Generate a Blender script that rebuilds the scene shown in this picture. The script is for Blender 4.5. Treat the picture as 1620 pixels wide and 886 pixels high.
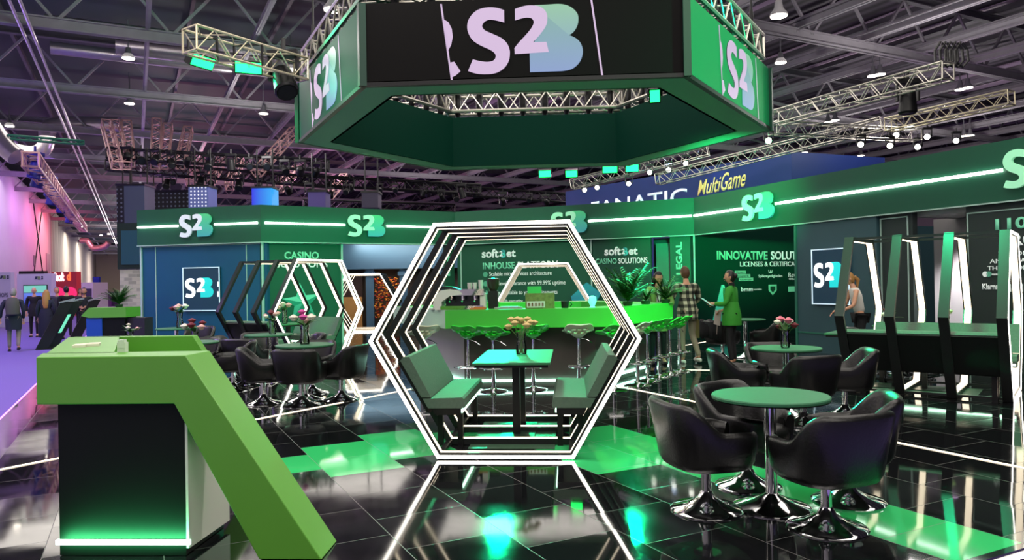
import bpy, bmesh, math, random
import numpy as np
from mathutils import Vector, Matrix
R = math.radians
random.seed(7)
for o in list(bpy.data.objects):
    bpy.data.objects.remove(o)
SC = bpy.context.scene
COL = SC.collection

# ------------------------------------------------------------------ camera
# world: +Y runs along the axis of the stand (front seat pod -> bar); the hall runs 30 degrees to the left of it
FPX = 1170.0; CAMH = 1.53; PITCH = R(0.2); ROLL = 0.0165; YAW = R(3.0)
r0 = np.array([math.cos(YAW), math.sin(YAW), 0.0]); fl = np.array([-math.sin(YAW), math.cos(YAW), 0.0])
FW = fl*math.cos(PITCH) + np.array([0, 0, math.sin(PITCH)]); u0 = np.cross(r0, FW)
RT = math.cos(ROLL)*r0 - math.sin(ROLL)*u0; UP = math.sin(ROLL)*r0 + math.cos(ROLL)*u0
cd = bpy.data.cameras.new('camera'); cam = bpy.data.objects.new('camera', cd); COL.objects.link(cam)
cd.sensor_fit = 'HORIZONTAL'; cd.sensor_width = 36.0; cd.lens = FPX/1620*36.0
cd.clip_start = 0.05; cd.clip_end = 500
M = Matrix.Identity(4)
for i in range(3):
    M[i][0] = RT[i]; M[i][1] = UP[i]; M[i][2] = -FW[i]
M[0][3], M[1][3], M[2][3] = 0, 0, CAMH
cam.matrix_world = M
SC.camera = cam
def ray(x, y): return FW + RT*((x-810)/FPX) - UP*((y-443)/FPX)
def atz(x, y, z=0.0):                       # survey: the point at height z seen at (x, y)
    r = ray(x, y); t = (z-CAMH)/r[2]; return Vector((r[0]*t, r[1]*t, z))
def atd(x, y, d):
    r = ray(x, y)*d; return Vector((r[0], r[1], r[2]+CAMH))

# ------------------------------------------------------------------ render look, world
SC.view_settings.view_transform = 'Standard'; SC.view_settings.look = 'None'
SC.view_settings.exposure = 0.0; SC.view_settings.gamma = 1.0; SC.view_settings.use_curve_mapping = False
SC.cycles.use_denoising = True
SC.cycles.max_bounces = 7; SC.cycles.diffuse_bounces = 2; SC.cycles.glossy_bounces = 4
SC.cycles.transmission_bounces = 5; SC.cycles.transparent_max_bounces = 8
SC.cycles.sample_clamp_indirect = 6.0; SC.cycles.caustics_reflective = False; SC.cycles.caustics_refractive = False
SC.cycles.use_light_tree = True
W = bpy.data.worlds.new('world'); SC.world = W; W.use_nodes = True
W.node_tree.nodes['Background'].inputs[0].default_value = (0.62, 0.56, 0.68, 1)
W.node_tree.nodes['Background'].inputs[1].default_value = 0.10

def lin(c):
    if isinstance(c, str):
        c = c.lstrip('#'); c = [int(c[i:i+2], 16)/255 for i in (0, 2, 4)]
    else:
        c = [v/255 for v in c]
    return tuple((v/12.92 if v <= .04045 else ((v+.055)/1.055)**2.4) for v in c) + (1.0,)

H30 = R(30)
def hall(e1, e2, z=0.0):                    # e1 along the hall, e2 across it
    return Vector((-.5*e1 + .8660254*e2, .8660254*e1 + .5*e2, z))

def light(kind, name, loc, energy, color=(1, 1, 1), target=None, size=.3, spot=60, blend=.6, sy=None):
    d = bpy.data.lights.new(name, kind); d.energy = energy; d.color = color
    if kind == 'AREA':
        d.size = size
        if sy: d.shape = 'RECTANGLE'; d.size_y = sy
    else:
        d.shadow_soft_size = size
    if kind == 'SPOT': d.spot_size = R(spot); d.spot_blend = blend
    o = bpy.data.objects.new(name, d); COL.objects.link(o); o.location = loc
    if target is not None:
        o.rotation_euler = (Vector(target)-Vector(loc)).to_track_quat('-Z', 'Y').to_euler()
    return o
GREEN = (0.0, 1.0, 0.38)
WARM = (1.0, .93, .84)
# hall high-bay lighting: rows of roof lamps above the stand, the aisle and the far hall; those behind the camera are added front fill
for e1, e2, en in ((-10, -4, 260), (-10, 6, 330), (-3, 1, 420), (2, -3, 450), (2, 8, 450), (9, -4, 350), (9, 3, 250), (9, 11, 350), (17, -4, 350), (17, 6, 350), (17, 16, 350), (27, 2, 350), (27, 14, 350), (40, -4, 450), (40, 10, 350), (40, 26, 350), (60, -4, 220), (60, 12, 400), (85, -4, 260), (112, -3, 2600), (135, -3, 2600), (165, 0, 3600)):
    light('AREA', 'roof_lamp_and_fill', hall(e1, e2, 9.0), en, WARM, hall(e1+(6 if e1 < 0 else 0), e2, 0), size=7.0)
for e1, e2, en in ((8, 2, 260), (18, 0, 360), (18, 12, 420), (14, 21, 420), (22, 36, 500), (30, 4, 380), (30, 20, 360), (24, 30, 360), (46, 2, 380), (46, 18, 340), (70, 0, 450), (100, -2, 600), (140, -2, 900), (170, -1, 900)):
    light('POINT', 'roof_fill', hall(e1, e2, 7.2), en, (1, .95, .92), size=.6)  # unseen point fill added to brighten the roof deck and steel
# green floods on the stand
light('SPOT', 'flood_light', (-4.9, 11.6, 5.0), 50, GREEN, (-2.4, 10.8, 4.0), size=.2, spot=70)
light('SPOT', 'flood_light', (-5.2, 12.0, 5.0), 900, GREEN, (-4.0, 17.0, 1.4), size=.2, spot=80)
light('SPOT', 'flood_light', (7.6, 7.0, 4.3), 4300, GREEN, (2.6, 10.4, 4.2), size=.2, spot=44)
light('SPOT', 'flood_light', (2.6, 10.2, 2.9), 6500, GREEN, (4.1, 18.4, 3.5), size=.2, spot=38, blend=.9)
light('SPOT', 'flood_light', (1.6, 15.6, 3.8), 3000, GREEN, (2.4, 6.4, 0.0), size=.2, spot=30, blend=.8)
light('SPOT', 'flood_light', (-1.2, 15.8, 3.8), 2600, GREEN, (-1.0, 8.2, 0.0), size=.2, spot=27, blend=.8)
light('SPOT', 'flood_light', (3.4, 9.3, 3.6), 1100, GREEN, (1.4, 11.3, 0.9), size=.2, spot=60, blend=.8)
light('SPOT', 'flood_light', (4.0, 8.7, 5.4), 1300, GREEN, (4.7, 9.8, 1.6), size=.2, spot=50, blend=.8)
light('SPOT', 'desk_fill', (3.2, 6.2, 5.6), 520, WARM, (-1.9, 4.5, .8), size=.25, spot=34, blend=.8)  # unseen warm spot added to brighten the desk's top and slanting leg
light('AREA', 'stand_fill', (-5.4, 25.9, 3.0), 60, (1, .82, .62), (-5.4, 27.0, 1.2), size=3.0, sy=.2)  # unseen warm fill added to lift the back wall beyond the passage
# magenta and violet wall washers on the left hall wall, violet up in the roof
for e1, col, en in ((46, (.46, .24, 1), 300), (58, (.58, .25, 1), 330), (68, (.85, .26, .9), 350), (77, (1, .2, .5), 420), (86, (1, .11, .2), 640)):
    light('AREA', 'wall_washer', hall(e1, -4.6, 8.8), en, col, hall(e1+1, -8, 4.0), size=9, sy=.6)
    light('SPOT', 'wall_washer', hall(e1+3, -6.2, 9.6), 150, (1, .7, .75), hall(e1+3, -7.9, 3.5), size=.3, spot=60, blend=.9)
for e1, e2 in ((30, -5.5), (22, -4.5), (14, -3.8)):
    light('SPOT', 'aisle_washer', hall(e1, e2, 5.5), 900, (.45, .25, 1), hall(e1, e2+1, 0), size=.3, spot=120)
for e1, e2, col, en in ((40, 1, (.6, .3, 1), 160), (40, 9, (.85, .4, .9), 260), (16, 26, (.9, .55, 1), 110), (37, 20, (.95, .5, .9), 190), (52, 4, (1, .35, .5), 700), (52, 12, (1, .4, .6), 500), (31, -5, (.35, .2, 1), 140)):
    light('POINT', 'roof_wash', hall(e1, e2, 6.5), en, col, size=.5)

# ------------------------------------------------------------------ materials
MATS = {}
def mat(name, col, rough=.5, metal=0., emit=0., spec=.5, trans=0., ior=1.45, coat=0., noise=0., nscale=30., bump=0., ecol=None, alpha=1.):
    if name in MATS: return MATS[name]
    m = bpy.data.materials.new(name); m.use_nodes = True; nt = m.node_tree; b = nt.nodes['Principled BSDF']
    c = lin(col) if not (isinstance(col, tuple) and len(col) == 4) else col
    b.inputs['Base Color'].default_value = c
    b.inputs['Roughness'].default_value = rough; b.inputs['Metallic'].default_value = metal
    b.inputs['Specular IOR Level'].default_value = spec; b.inputs['IOR'].default_value = ior
    b.inputs['Transmission Weight'].default_value = trans; b.inputs['Coat Weight'].default_value = coat
    b.inputs['Alpha'].default_value = alpha
    if emit:
        b.inputs['Emission Color'].default_value = lin(ecol) if ecol else c
        b.inputs['Emission Strength'].default_value = emit
    if noise or bump:
        tc = nt.nodes.new('ShaderNodeTexCoord'); n = nt.nodes.new('ShaderNodeTexNoise')
        n.inputs['Scale'].default_value = nscale; n.inputs['Detail'].default_value = 3
        nt.links.new(tc.outputs['Object'], n.inputs['Vector'])
        if noise:
            mx = nt.nodes.new('ShaderNodeMix'); mx.data_type = 'RGBA'; mx.blend_type = 'MULTIPLY'; mx.inputs[0].default_value = 1
            rp = nt.nodes.new('ShaderNodeMapRange'); rp.inputs[3].default_value = 1-noise; rp.inputs[4].default_value = 1+noise*.6
            nt.links.new(n.outputs['Fac'], rp.inputs[0])
            mx.inputs[6].default_value = c; nt.links.new(rp.outputs[0], mx.inputs[7]); nt.links.new(mx.outputs[2], b.inputs['Base Color'])
        if bump:
            bp = nt.nodes.new('ShaderNodeBump'); bp.inputs['Strength'].default_value = bump; bp.inputs['Distance'].default_value = .01
            nt.links.new(n.outputs['Fac'], bp.inputs['Height']); nt.links.new(bp.outputs[0], b.inputs['Normal'])
    MATS[name] = m; return m

LED = mat('led_white', (255, 248, 236), .4, emit=8)
LEDIN = mat('led_inner', (255, 236, 208), .4, emit=2.6)
LEDSOFT = mat('led_line', (255, 240, 215), .4, emit=2)
LEDF = mat('led_fascia', (238, 255, 240), .4, emit=7)
LEDG = mat('led_green', (190, 255, 215), .4, emit=8)
LEDKICK = mat('led_kick', (180, 255, 225), .4, emit=7)
BLACKF = mat('frame_black', (30, 32, 33), .32, spec=.5, noise=.15, nscale=12)
FASC = mat('fascia_green', (16, 80, 58), .5, noise=.12, nscale=2)
WALLG = mat('wall_green', (18, 80, 60), .55, noise=.1, nscale=2)
WALLT = mat('wall_teal', (5, 80, 116), .5, noise=.1, nscale=2)
WALLTR = mat('wall_teal_grey', (52, 84, 92), .5, noise=.1, nscale=2)
WALLK = mat('wall_dark', (40, 52, 50), .5, noise=.1, nscale=2)
PALE = mat('trim_pale', (170, 200, 190), .4)
CHROME = mat('chrome', (225, 225, 228), .06, metal=1)
ALU = mat('aluminium', (200, 196, 186), .32, metal=.85, noise=.2, nscale=40)
ALUY = mat('aluminium_warm', (214, 205, 175), .35, metal=.6, noise=.2, nscale=40)
BLACKM = mat('black_metal', (22, 22, 24), .4, metal=.3)
BLACKP = mat('black_plastic', (16, 16, 18), .45)
LEATHER = mat('black_leather', (15, 15, 16), .32, spec=.6, noise=.25, nscale=60, bump=.15)
DESKG = mat('desk_green', (90, 156, 54), .42, noise=.04, nscale=4)
BARG = mat('bar_green', (72, 190, 66), .4, noise=.05, nscale=4)
TOPG = mat('table_top', (60, 118, 84), .5, spec=.25, noise=.15, nscale=30)
UPH = mat('upholstery', (82, 102, 90), .7, noise=.2, nscale=40, bump=.3)
WHITE = mat('white_laminate', (214, 212, 206), .4)
CREAM = mat('cream_plastic', (214, 222, 190), .3)
GREENP = mat('green_plastic', (52, 220, 66), .25)
STEELG = mat('steel_grey', (150, 145, 152), .55, noise=.25, nscale=3)
STEELD = mat('steel_dark', (104, 102, 108), .6, noise=.25, nscale=3)
TXTW = mat('text_white', (225, 235, 230), .5, emit=.35)
TXTG = mat('text_green', (120, 210, 170), .5, emit=.25)
TXTO = mat('text_outline', (90, 170, 140), .5, emit=.08)
def glass_mat():
    m = bpy.data.materials.new('clear_glass'); m.use_nodes = True; nt = m.node_tree; nt.nodes.clear()
    o = nt.nodes.new('ShaderNodeOutputMaterial'); t = nt.nodes.new('ShaderNodeBsdfTransparent'); g = nt.nodes.new('ShaderNodeBsdfGlossy')
    g.inputs['Roughness'].default_value = .03; t.inputs[0].default_value = (.96, .985, .97, 1)
    mx = nt.nodes.new('ShaderNodeMixShader'); f = nt.nodes.new('ShaderNodeFresnel'); f.inputs[0].default_value = 1.6
    nt.links.new(f.outputs[0], mx.inputs[0]); nt.links.new(t.outputs[0], mx.inputs[1]); nt.links.new(g.outputs[0], mx.inputs[2]); nt.links.new(mx.outputs[0], o.inputs[0])
    return m
GLASS = glass_mat()

# ------------------------------------------------------------------ mesh builder
class MB:
    def __init__(s): s.v = []; s.f = []; s.mi = []
    def add(s, vs, fs, mi=0):
        b = len(s.v); s.v += [tuple(v) for v in vs]; s.f += [tuple(b+i for i in f) for f in fs]; s.mi += [mi]*len(fs)
        return s
    def box(s, c, d, rz=0., mi=0, rot=None):
        x, y, z = d[0]/2, d[1]/2, d[2]/2
        m = rot if rot is not None else Matrix.Rotation(rz, 3, 'Z')
        vs = [Vector(c)+m @ Vector((sx*x, sy*y, sz*z)) for sx in (-1, 1) for sy in (-1, 1) for sz in (-1, 1)]
        return s.add(vs, [(0, 1, 3, 2), (4, 6, 7, 5), (0, 4, 5, 1), (2, 3, 7, 6), (0, 2, 6, 4), (1, 5, 7, 3)], mi)
    def span(s, a, b, w, h, mi=0, up=(0, 0, 1)):          # a bar of section w x h from a to b
        a, b = Vector(a), Vector(b); d = (b-a); L = d.length; d.normalize()
        u = Vector(up); side = d.cross(u)
        if side.length < 1e-4: side = d.cross(Vector((0, 1, 0)))
        side.normalize(); u = side.cross(d).normalized()
        m = Matrix((side, d, u)).transposed()
        return s.box((a+b)/2, (w, L, h), rot=m, mi=mi)
    def tube(s, pts, r, n=8, cap=True, mi=0):
        pts = [Vector(p) for p in pts]; rr = r if isinstance(r, (list, tuple)) else [r]*len(pts)
        rings = []; prev = None
        for i, p in enumerate(pts):
            t = (pts[min(i+1, len(pts)-1)]-pts[max(i-1, 0)]).normalized()
            if prev is None:
                a = t.cross(Vector((0, 0, 1)))
                if a.length < 1e-3: a = t.cross(Vector((1, 0, 0)))
            else:
                a = prev - t*prev.dot(t)
            a.normalize(); prev = a; b = t.cross(a)
            rings.append([p+(a*math.cos(2*math.pi*k/n)+b*math.sin(2*math.pi*k/n))*rr[i] for k in range(n)])
        vs = [v for q in rings for v in q]; fs = []
        for i in range(len(rings)-1):
            for k in range(n):
                fs.append((i*n+k, i*n+(k+1) % n, (i+1)*n+(k+1) % n, (i+1)*n+k))
        if cap:
            fs.append(tuple(range(n))[::-1]); fs.append(tuple((len(rings)-1)*n+k for k in range(n)))
        return s.add(vs, fs, mi)
    def lathe(s, prof, n=24, c=(0, 0, 0), mi=0, sx=1, sy=1):
        vs = []; fs = []
        for (r, z) in prof:
            for k in range(n):
                a = 2*math.pi*k/n; vs.append((c[0]+r*math.cos(a)*sx, c[1]+r*math.sin(a)*sy, c[2]+z))
        for i in range(len(prof)-1):
            for k in range(n):
                fs.append((i*n+k, i*n+(k+1) % n, (i+1)*n+(k+1) % n, (i+1)*n+k))
        fs.append(tuple(range(n))[::-1]); fs.append(tuple((len(prof)-1)*n+k for k in range(n)))
        return s.add(vs, fs, mi)
    def prism(s, poly, fn, mi=0):                          # poly of (a, b); fn(a, b, t) -> point for t = 0, 1
        n = len(poly); vs = [fn(a, b, 0) for a, b in poly]+[fn(a, b, 1) for a, b in poly]
        fs = [tuple(range(n))[::-1], tuple(range(n, 2*n))]+[(i, (i+1) % n, n+(i+1) % n, n+i) for i in range(n)]
        return s.add(vs, fs, mi)
    def ball(s, c, r, n=8, m=6, mi=0, sc=(1, 1, 1)):
        vs = []; fs = []
        for i in range(m+1):
            t = math.pi*i/m
            for k in range(n):
                a = 2*math.pi*k/n; vs.append((c[0]+r*sc[0]*math.sin(t)*math.cos(a), c[1]+r*sc[1]*math.sin(t)*math.sin(a), c[2]+r*sc[2]*math.cos(t)))
        for i in range(m):
            for k in range(n):
                fs.append((i*n+k, (i+1)*n+k, (i+1)*n+(k+1) % n, i*n+(k+1) % n))
        return s.add(vs, fs, mi)
    def xf(s, mtx, start=0):
        s.v[start:] = [tuple(mtx @ Vector(v)) for v in s.v[start:]]; return s
    def mesh(s, name, mats, smooth=False, angle=35):
        me = bpy.data.meshes.new(name); me.from_pydata(s.v, [], s.f)
        for m in (mats if isinstance(mats, (list, tuple)) else [mats]): me.materials.append(m)
        me.polygons.foreach_set('material_index', s.mi)
        bm = bmesh.new(); bm.from_mesh(me); bmesh.ops.recalc_face_normals(bm, faces=bm.faces); bm.to_mesh(me); bm.free()
        if smooth:
            me.polygons.foreach_set('use_smooth', [True]*len(me.polygons)); me.set_sharp_from_angle(angle=R(angle))
        me.update(); return me
def link(name, me, parent=None):
    o = bpy.data.objects.new(name, me); COL.objects.link(o)
    if parent is not None: o.parent = parent
    return o
def part(name, mb, mats, parent=None, smooth=False, angle=35, label=None):
    o = link(name, mb.mesh(name, mats, smooth, angle) if isinstance(mb, MB) else mb, parent)
    if label: o['label'] = label
    return o
def tag(o, label, cat, group=None, kind=None):
    o['label'] = label; o['category'] = cat
    if group: o['group'] = group
    if kind: o['kind'] = kind
    return o
def thing(name, label, cat, loc=(0, 0, 0), rz=0., group=None):
    o = bpy.data.objects.new(name, None); COL.objects.link(o); o.location = loc; o.rotation_euler = (0, 0, rz)
    o.empty_display_size = .1
    return tag(o, label, cat, group)
def struct(name, mb, mats, parent=None, smooth=False):
    o = part(name, mb, mats, parent, smooth)
    if parent is None: o['kind'] = 'structure'
    return o
def dup(root, loc, rz=None, label=None, group=None):
    r = root.copy(); COL.objects.link(r); r.location = loc
    if rz is not None: r.rotation_euler = (0, 0, rz)
    if label: r['label'] = label
    if group: r['group'] = group
    for ch in list(root.children):
        c = ch.copy(); COL.objects.link(c); c.parent = r
        for g in list(ch.children):
            d = g.copy(); COL.objects.link(d); d.parent = c
    return r

# lettering and the logo --------------------------------------------------------------------------------
def frame(o, d, up=(0, 0, 1)):                             # matrix whose x runs along d, y runs up, z faces out
    d = Vector(d).normalized(); up = Vector(up); n = d.cross(up).normalized()
    m = Matrix.Identity(4)
    for i in range(3): m[i][0] = d[i]; m[i][1] = up[i]; m[i][2] = n[i]; m[i][3] = o[i]
    return m
def text_mesh(body, height, width=None, ext=.004, bold=0., outline=False, align='LEFT'):
    c = bpy.data.curves.new('lettering', 'FONT'); c.body = body; c.size = 1; c.extrude = 0; c.offset = bold; c.align_x = align
    c.resolution_u = 3
    o = bpy.data.objects.new('lettering', c); COL.objects.link(o)
    dg = bpy.context.evaluated_depsgraph_get(); me = bpy.data.meshes.new_from_object(o.evaluated_get(dg))
    bpy.data.objects.remove(o); bpy.data.curves.remove(c)
    v = np.array([p.co[:] for p in me.vertices]); x0, x1, y0, y1 = v[:, 0].min(), v[:, 0].max(), v[:, 1].min(), v[:, 1].max()
    k = height/.72; kx = width/(x1-x0) if width else k
    for p in me.vertices: p.co = ((p.co.x-x0)*kx, p.co.y*k, 0)
    bm = bmesh.new(); bm.from_mesh(me)
    if outline:
        bmesh.ops.remove_doubles(bm, verts=bm.verts, dist=1e-5)
        bmesh.ops.dissolve_limit(bm, angle_limit=R(1), verts=bm.verts, edges=bm.edges)
        r = bmesh.ops.inset_region(bm, faces=bm.faces, thickness=height*.05, use_even_offset=True)
        bmesh.ops.delete(bm, geom=[f for f in bm.faces if f not in set(r['faces'])], context='FACES')
    g = bmesh.ops.extrude_face_region(bm, geom=bm.faces[:])
    bmesh.ops.translate(bm, vec=(0, 0, ext), verts=[e for e in g['geom'] if isinstance(e, bmesh.types.BMVert)])
    bmesh.ops.recalc_face_normals(bm, faces=bm.faces)
    bm.to_mesh(me); bm.free(); return me
def text(body, mtx, height, m, width=None, parent=None, name='lettering', **k):
    me = text_mesh(body, height, width, **k); me.materials.clear(); me.materials.append(m)
    me.transform(mtx)
    return link(name, me, parent)
def crom(pts, n=6):
    out = []
    P = [pts[0]]+list(pts)+[pts[-1]]
    for i in range(1, len(P)-2):
        p0, p1, p2, p3 = [np.array(q, float) for q in P[i-1:i+3]]
        for k in range(n):
            t = k/n; out.append(tuple(.5*((2*p1)+(-p0+p2)*t+(2*p0-5*p1+4*p2-p3)*t*t+(-p0+3*p1-3*p2+p3)*t**3)))
    out.append(tuple(pts[-1])); return out
S_RUNS = [[(648, 95), (600, 76), (540, 64), (470, 65), (400, 85), (345, 130), (310, 190), (302, 255), (315, 310), (345, 365), (390, 405), (450, 440), (510, 470), (550, 500), (563, 530), (555, 560), (530, 580), (480, 586), (420, 577), (350, 558)],
          [(303, 668), (360, 690), (430, 703), (520, 703), (590, 685), (650, 640), (685, 580), (695, 520), (692, 470), (670, 415), (630, 370), (580, 340), (520, 310), (470, 285), (447, 258), (442, 235), (455, 210), (480, 190), (520, 182), (580, 193), (648, 213)]]
TWO_RUNS = [[(748, 88), (800, 70), (860, 58), (930, 60), (985, 75), (1030, 115), (1047, 165), (1045, 220), (1030, 265), (1000, 310), (960, 360), (910, 412)], [(1035, 412), (1055, 510)], [(740, 520), (738, 462)], [(740, 460), (780, 410), (850, 335), (895, 280), (918, 235), (918, 205), (900, 182), (860, 173), (810, 180), (748, 197)]]
B_RUNS = [[(930, 54), (1050, 52), (1150, 50), (1220, 62), (1280, 95), (1325, 150), (1333, 210), (1320, 270), (1285, 325), (1245, 352)], [(1245, 352), (1300, 380), (1345, 425), (1368, 490), (1362, 560), (1330, 625), (1270, 675), (1200, 692), (1120, 695), (878, 695)], [(878, 515), (930, 400)]]
SHADE_RUNS = [[(1046, 170), (1245, 352), (1300, 380), (1345, 425), (1368, 490), (1362, 560), (1330, 625), (1270, 675), (1200, 692), (1120, 695), (878, 695)], [(878, 515), (1050, 515)], [(1030, 412), (920, 412)]]
def poly_of(runs): return [p for r in runs for p in (crom(r, 3) if len(r) > 2 else r)]
LOGO = {k: [((x-300)/1070, (705-y)/655) for x, y in poly_of(v)] for k, v in dict(S=S_RUNS, T=TWO_RUNS, B=B_RUNS).items()}
def grad_mat(name, c0, c1, emit, axis=1, rough=.4):
    m = bpy.data.materials.new(name); m.use_nodes = True; nt = m.node_tree; b = nt.nodes['Principled BSDF']
    tc = nt.nodes.new('ShaderNodeTexCoord'); sp = nt.nodes.new('ShaderNodeSeparateXYZ'); cr = nt.nodes.new('ShaderNodeValToRGB')
    nt.links.new(tc.outputs['Generated'], sp.inputs[0]); nt.links.new(sp.outputs[axis], cr.inputs[0])
    if emit < .8: nt.links.new(cr.outputs[0], b.inputs['Base Color'])
    else: b.inputs['Base Color'].default_value = (.02, .02, .02, 1)
    cr.color_ramp.elements[0].color = lin(c0); cr.color_ramp.elements[1].color = lin(c1)
    nt.links.new(cr.outputs[0], b.inputs['Emission Color']); b.inputs['Emission Strength'].default_value = emit; b.inputs['Roughness'].default_value = rough
    return m
LG_S = mat('logo_silver', (205, 212, 225), .4, emit=.42)
LG_SG = mat('logo_mint', (160, 235, 190), .4, emit=.38)
LG_B = grad_mat('logo_gradient', (60, 150, 160), (70, 185, 120), .42, 2)
LG_SCR = mat('logo_screen_white', (250, 252, 255), .4, emit=1.0)
LG_SCRB = grad_mat('logo_screen_cyan', (0, 225, 225), (0, 240, 235), .95, 2)
LG_R = mat('logo_screen_lilac', (30, 28, 32), .4, emit=.95, ecol=(212, 186, 220))
LG_RB = grad_mat('logo_screen_gradient', (125, 150, 205), (140, 195, 160), .9, 2)
LG_RBS = grad_mat('logo_screen_shade', (130, 155, 205), (120, 170, 165), .9, 2)
def logo(mtx, w, h, ms, mb_, parent, depth=.03, names=('letter', 'letter', 'letter')):
    out = []
    for key, nm, mm, z0 in (('S', names[0], ms, .012), ('T', names[1], ms, .012), ('B', names[2], mb_, 0.)):
        b = MB(); b.prism(LOGO[key], lambda a, c, t, z0=z0: mtx @ Vector((a*w, c*h, z0+depth*t)))
        out.append(part(nm, b, mm, parent))
    return out

# ================================================================== THE SETTING
def floor_mat(name, base, spec=.5, green=False):
    m = bpy.data.materials.new(name); m.use_nodes = True; nt = m.node_tree; b = nt.nodes['Principled BSDF']; N = nt.nodes.new; L = nt.links.new
    def mth(op, a, c=None):
        n = N('ShaderNodeMath'); n.operation = op
        for i, v in enumerate((a, c)):
            if v is None: continue
            if isinstance(v, (int, float)): n.inputs[i].default_value = v
            else: L(v, n.inputs[i])
        return n.outputs[0]
    tc = N('ShaderNodeTexCoord'); sp = N('ShaderNodeSeparateXYZ'); L(tc.outputs['Object'], sp.inputs[0])
    T = .6225
    u = mth('DIVIDE', mth('SUBTRACT', sp.outputs[0], .125), T); ci = mth('FLOOR', u); fu = mth('SUBTRACT', u, ci)
    odd = mth('MODULO', mth('ABSOLUTE', ci), 2.0)
    v = mth('DIVIDE', mth('SUBTRACT', sp.outputs[1], mth('ADD', mth('MULTIPLY', odd, .29), 4.1)), .61); ri = mth('FLOOR', v); fv = mth('SUBTRACT', v, ri)
    cx = N('ShaderNodeCombineXYZ'); L(ci, cx.inputs[0]); L(ri, cx.inputs[1])
    wn = N('ShaderNodeTexWhiteNoise'); wn.noise_dimensions = '2D'; L(cx.outputs[0], wn.inputs['Vector'])
    sc = N('ShaderNodeSeparateColor'); L(wn.outputs['Color'], sc.inputs[0])
    geo = N('ShaderNodeNewGeometry'); cn = N('ShaderNodeCombineXYZ')
    nz = N('ShaderNodeTexNoise'); nz.inputs['Scale'].default_value = 2.2; L(tc.outputs['Object'], nz.inputs['Vector'])
    ns = N('ShaderNodeSeparateColor'); L(nz.outputs['Color'], ns.inputs[0])
    L(mth('ADD', mth('MULTIPLY', mth('SUBTRACT', sc.outputs[0], .5), .007), mth('MULTIPLY', mth('SUBTRACT', ns.outputs[0], .5), .004)), cn.inputs[0])
    L(mth('ADD', mth('MULTIPLY', mth('SUBTRACT', sc.outputs[1], .5), .007), mth('MULTIPLY', mth('SUBTRACT', ns.outputs[1], .5), .004)), cn.inputs[1])
    va = N('ShaderNodeVectorMath'); va.operation = 'ADD'; L(geo.outputs['Normal'], va.inputs[0]); L(cn.outputs[0], va.inputs[1])
    vn = N('ShaderNodeVectorMath'); vn.operation = 'NORMALIZE'; L(va.outputs[0], vn.inputs[0]); L(vn.outputs[0], b.inputs['Normal'])
    e = .0035
    gr = mth('MAXIMUM', mth('MAXIMUM', mth('LESS_THAN', fu, e), mth('GREATER_THAN', fu, 1-e)), mth('MAXIMUM', mth('LESS_THAN', fv, e), mth('GREATER_THAN', fv, 1-e)))
    mx = N('ShaderNodeMix'); mx.data_type = 'RGBA'; L(gr, mx.inputs[0]); mx.inputs[6].default_value = base; mx.inputs[7].default_value = lin((100, 100, 98)); L(mx.outputs[2], b.inputs['Base Color'])
    fine = N('ShaderNodeTexNoise'); fine.inputs['Scale'].default_value = 5; L(tc.outputs['Object'], fine.inputs['Vector'])
    L(mth('ADD', mth('MULTIPLY', gr, .4), mth('ADD', mth('MULTIPLY', sc.outputs[2], .045), mth('MULTIPLY', fine.outputs[0], .06))), b.inputs['Roughness'])
    b.inputs['IOR'].default_value = 1.62; b.inputs['Specular IOR Level'].default_value = spec
    return m
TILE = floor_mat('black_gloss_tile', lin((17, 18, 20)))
TILE_REFL = floor_mat('green_reflection_tile', lin((58, 196, 114)))  # green floor reflections painted into the base colour of some tiles
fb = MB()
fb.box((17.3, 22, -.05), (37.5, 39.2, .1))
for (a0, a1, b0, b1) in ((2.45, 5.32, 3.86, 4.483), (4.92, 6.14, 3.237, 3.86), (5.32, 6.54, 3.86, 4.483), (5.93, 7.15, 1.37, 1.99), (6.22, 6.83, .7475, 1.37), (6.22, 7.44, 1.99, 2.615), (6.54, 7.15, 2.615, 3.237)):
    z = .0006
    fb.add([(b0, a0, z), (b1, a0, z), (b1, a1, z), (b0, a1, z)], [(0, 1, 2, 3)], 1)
fl = struct('floor', fb, [TILE, TILE_REFL]); fl.rotation_euler.z = H30
CARP = mat('violet_carpet', (112, 92, 170), .95, noise=.2, nscale=60)
cb = MB(); cb.box((10, 80, -.15), (120, 260, .1)); ca = struct('floor_carpet', cb, CARP); ca.rotation_euler.z = H30
# lit edge of the raised floor
eb = MB(); eb.box((17.2, 2.40, -.035), (37.3, .02, .03)); o = struct('trim_1', eb, LED); o.rotation_euler.z = H30
eb = MB(); eb.box((-1.47, 22, -.02), (.02, 39, .03)); o = struct('trim_2', eb, mat('led_violet', (225, 130, 255), .4, emit=2.2)); o.rotation_euler.z = H30

def strip(name, a, b, label, w=.014):
    m = MB(); m.span((a[0], a[1], .004), (b[0], b[1], .004), w, .008)
    return tag(part(name, m, LEDSOFT), label, 'light strip', 'light strips set in the black floor')
strip('floor_light_strip', hall(2.45, 6.22), hall(9.3, 6.22), 'warm white light strip in the black floor on the right, running towards the bar stools')
strip('floor_light_strip', (-5.1, 5.46), (-1.95, 10.9), 'white light strip in the black floor passing behind the green desk to the bar')
strip('floor_light_strip', (2.05, 12.7), (3.3, 12.5), 'short white light strip in the floor before the woman in the green jacket')
strip('floor_light_strip', (3.0, 17.3), (3.95, 18.6), 'short white light strip in the floor under the pale panelled corner')

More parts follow.
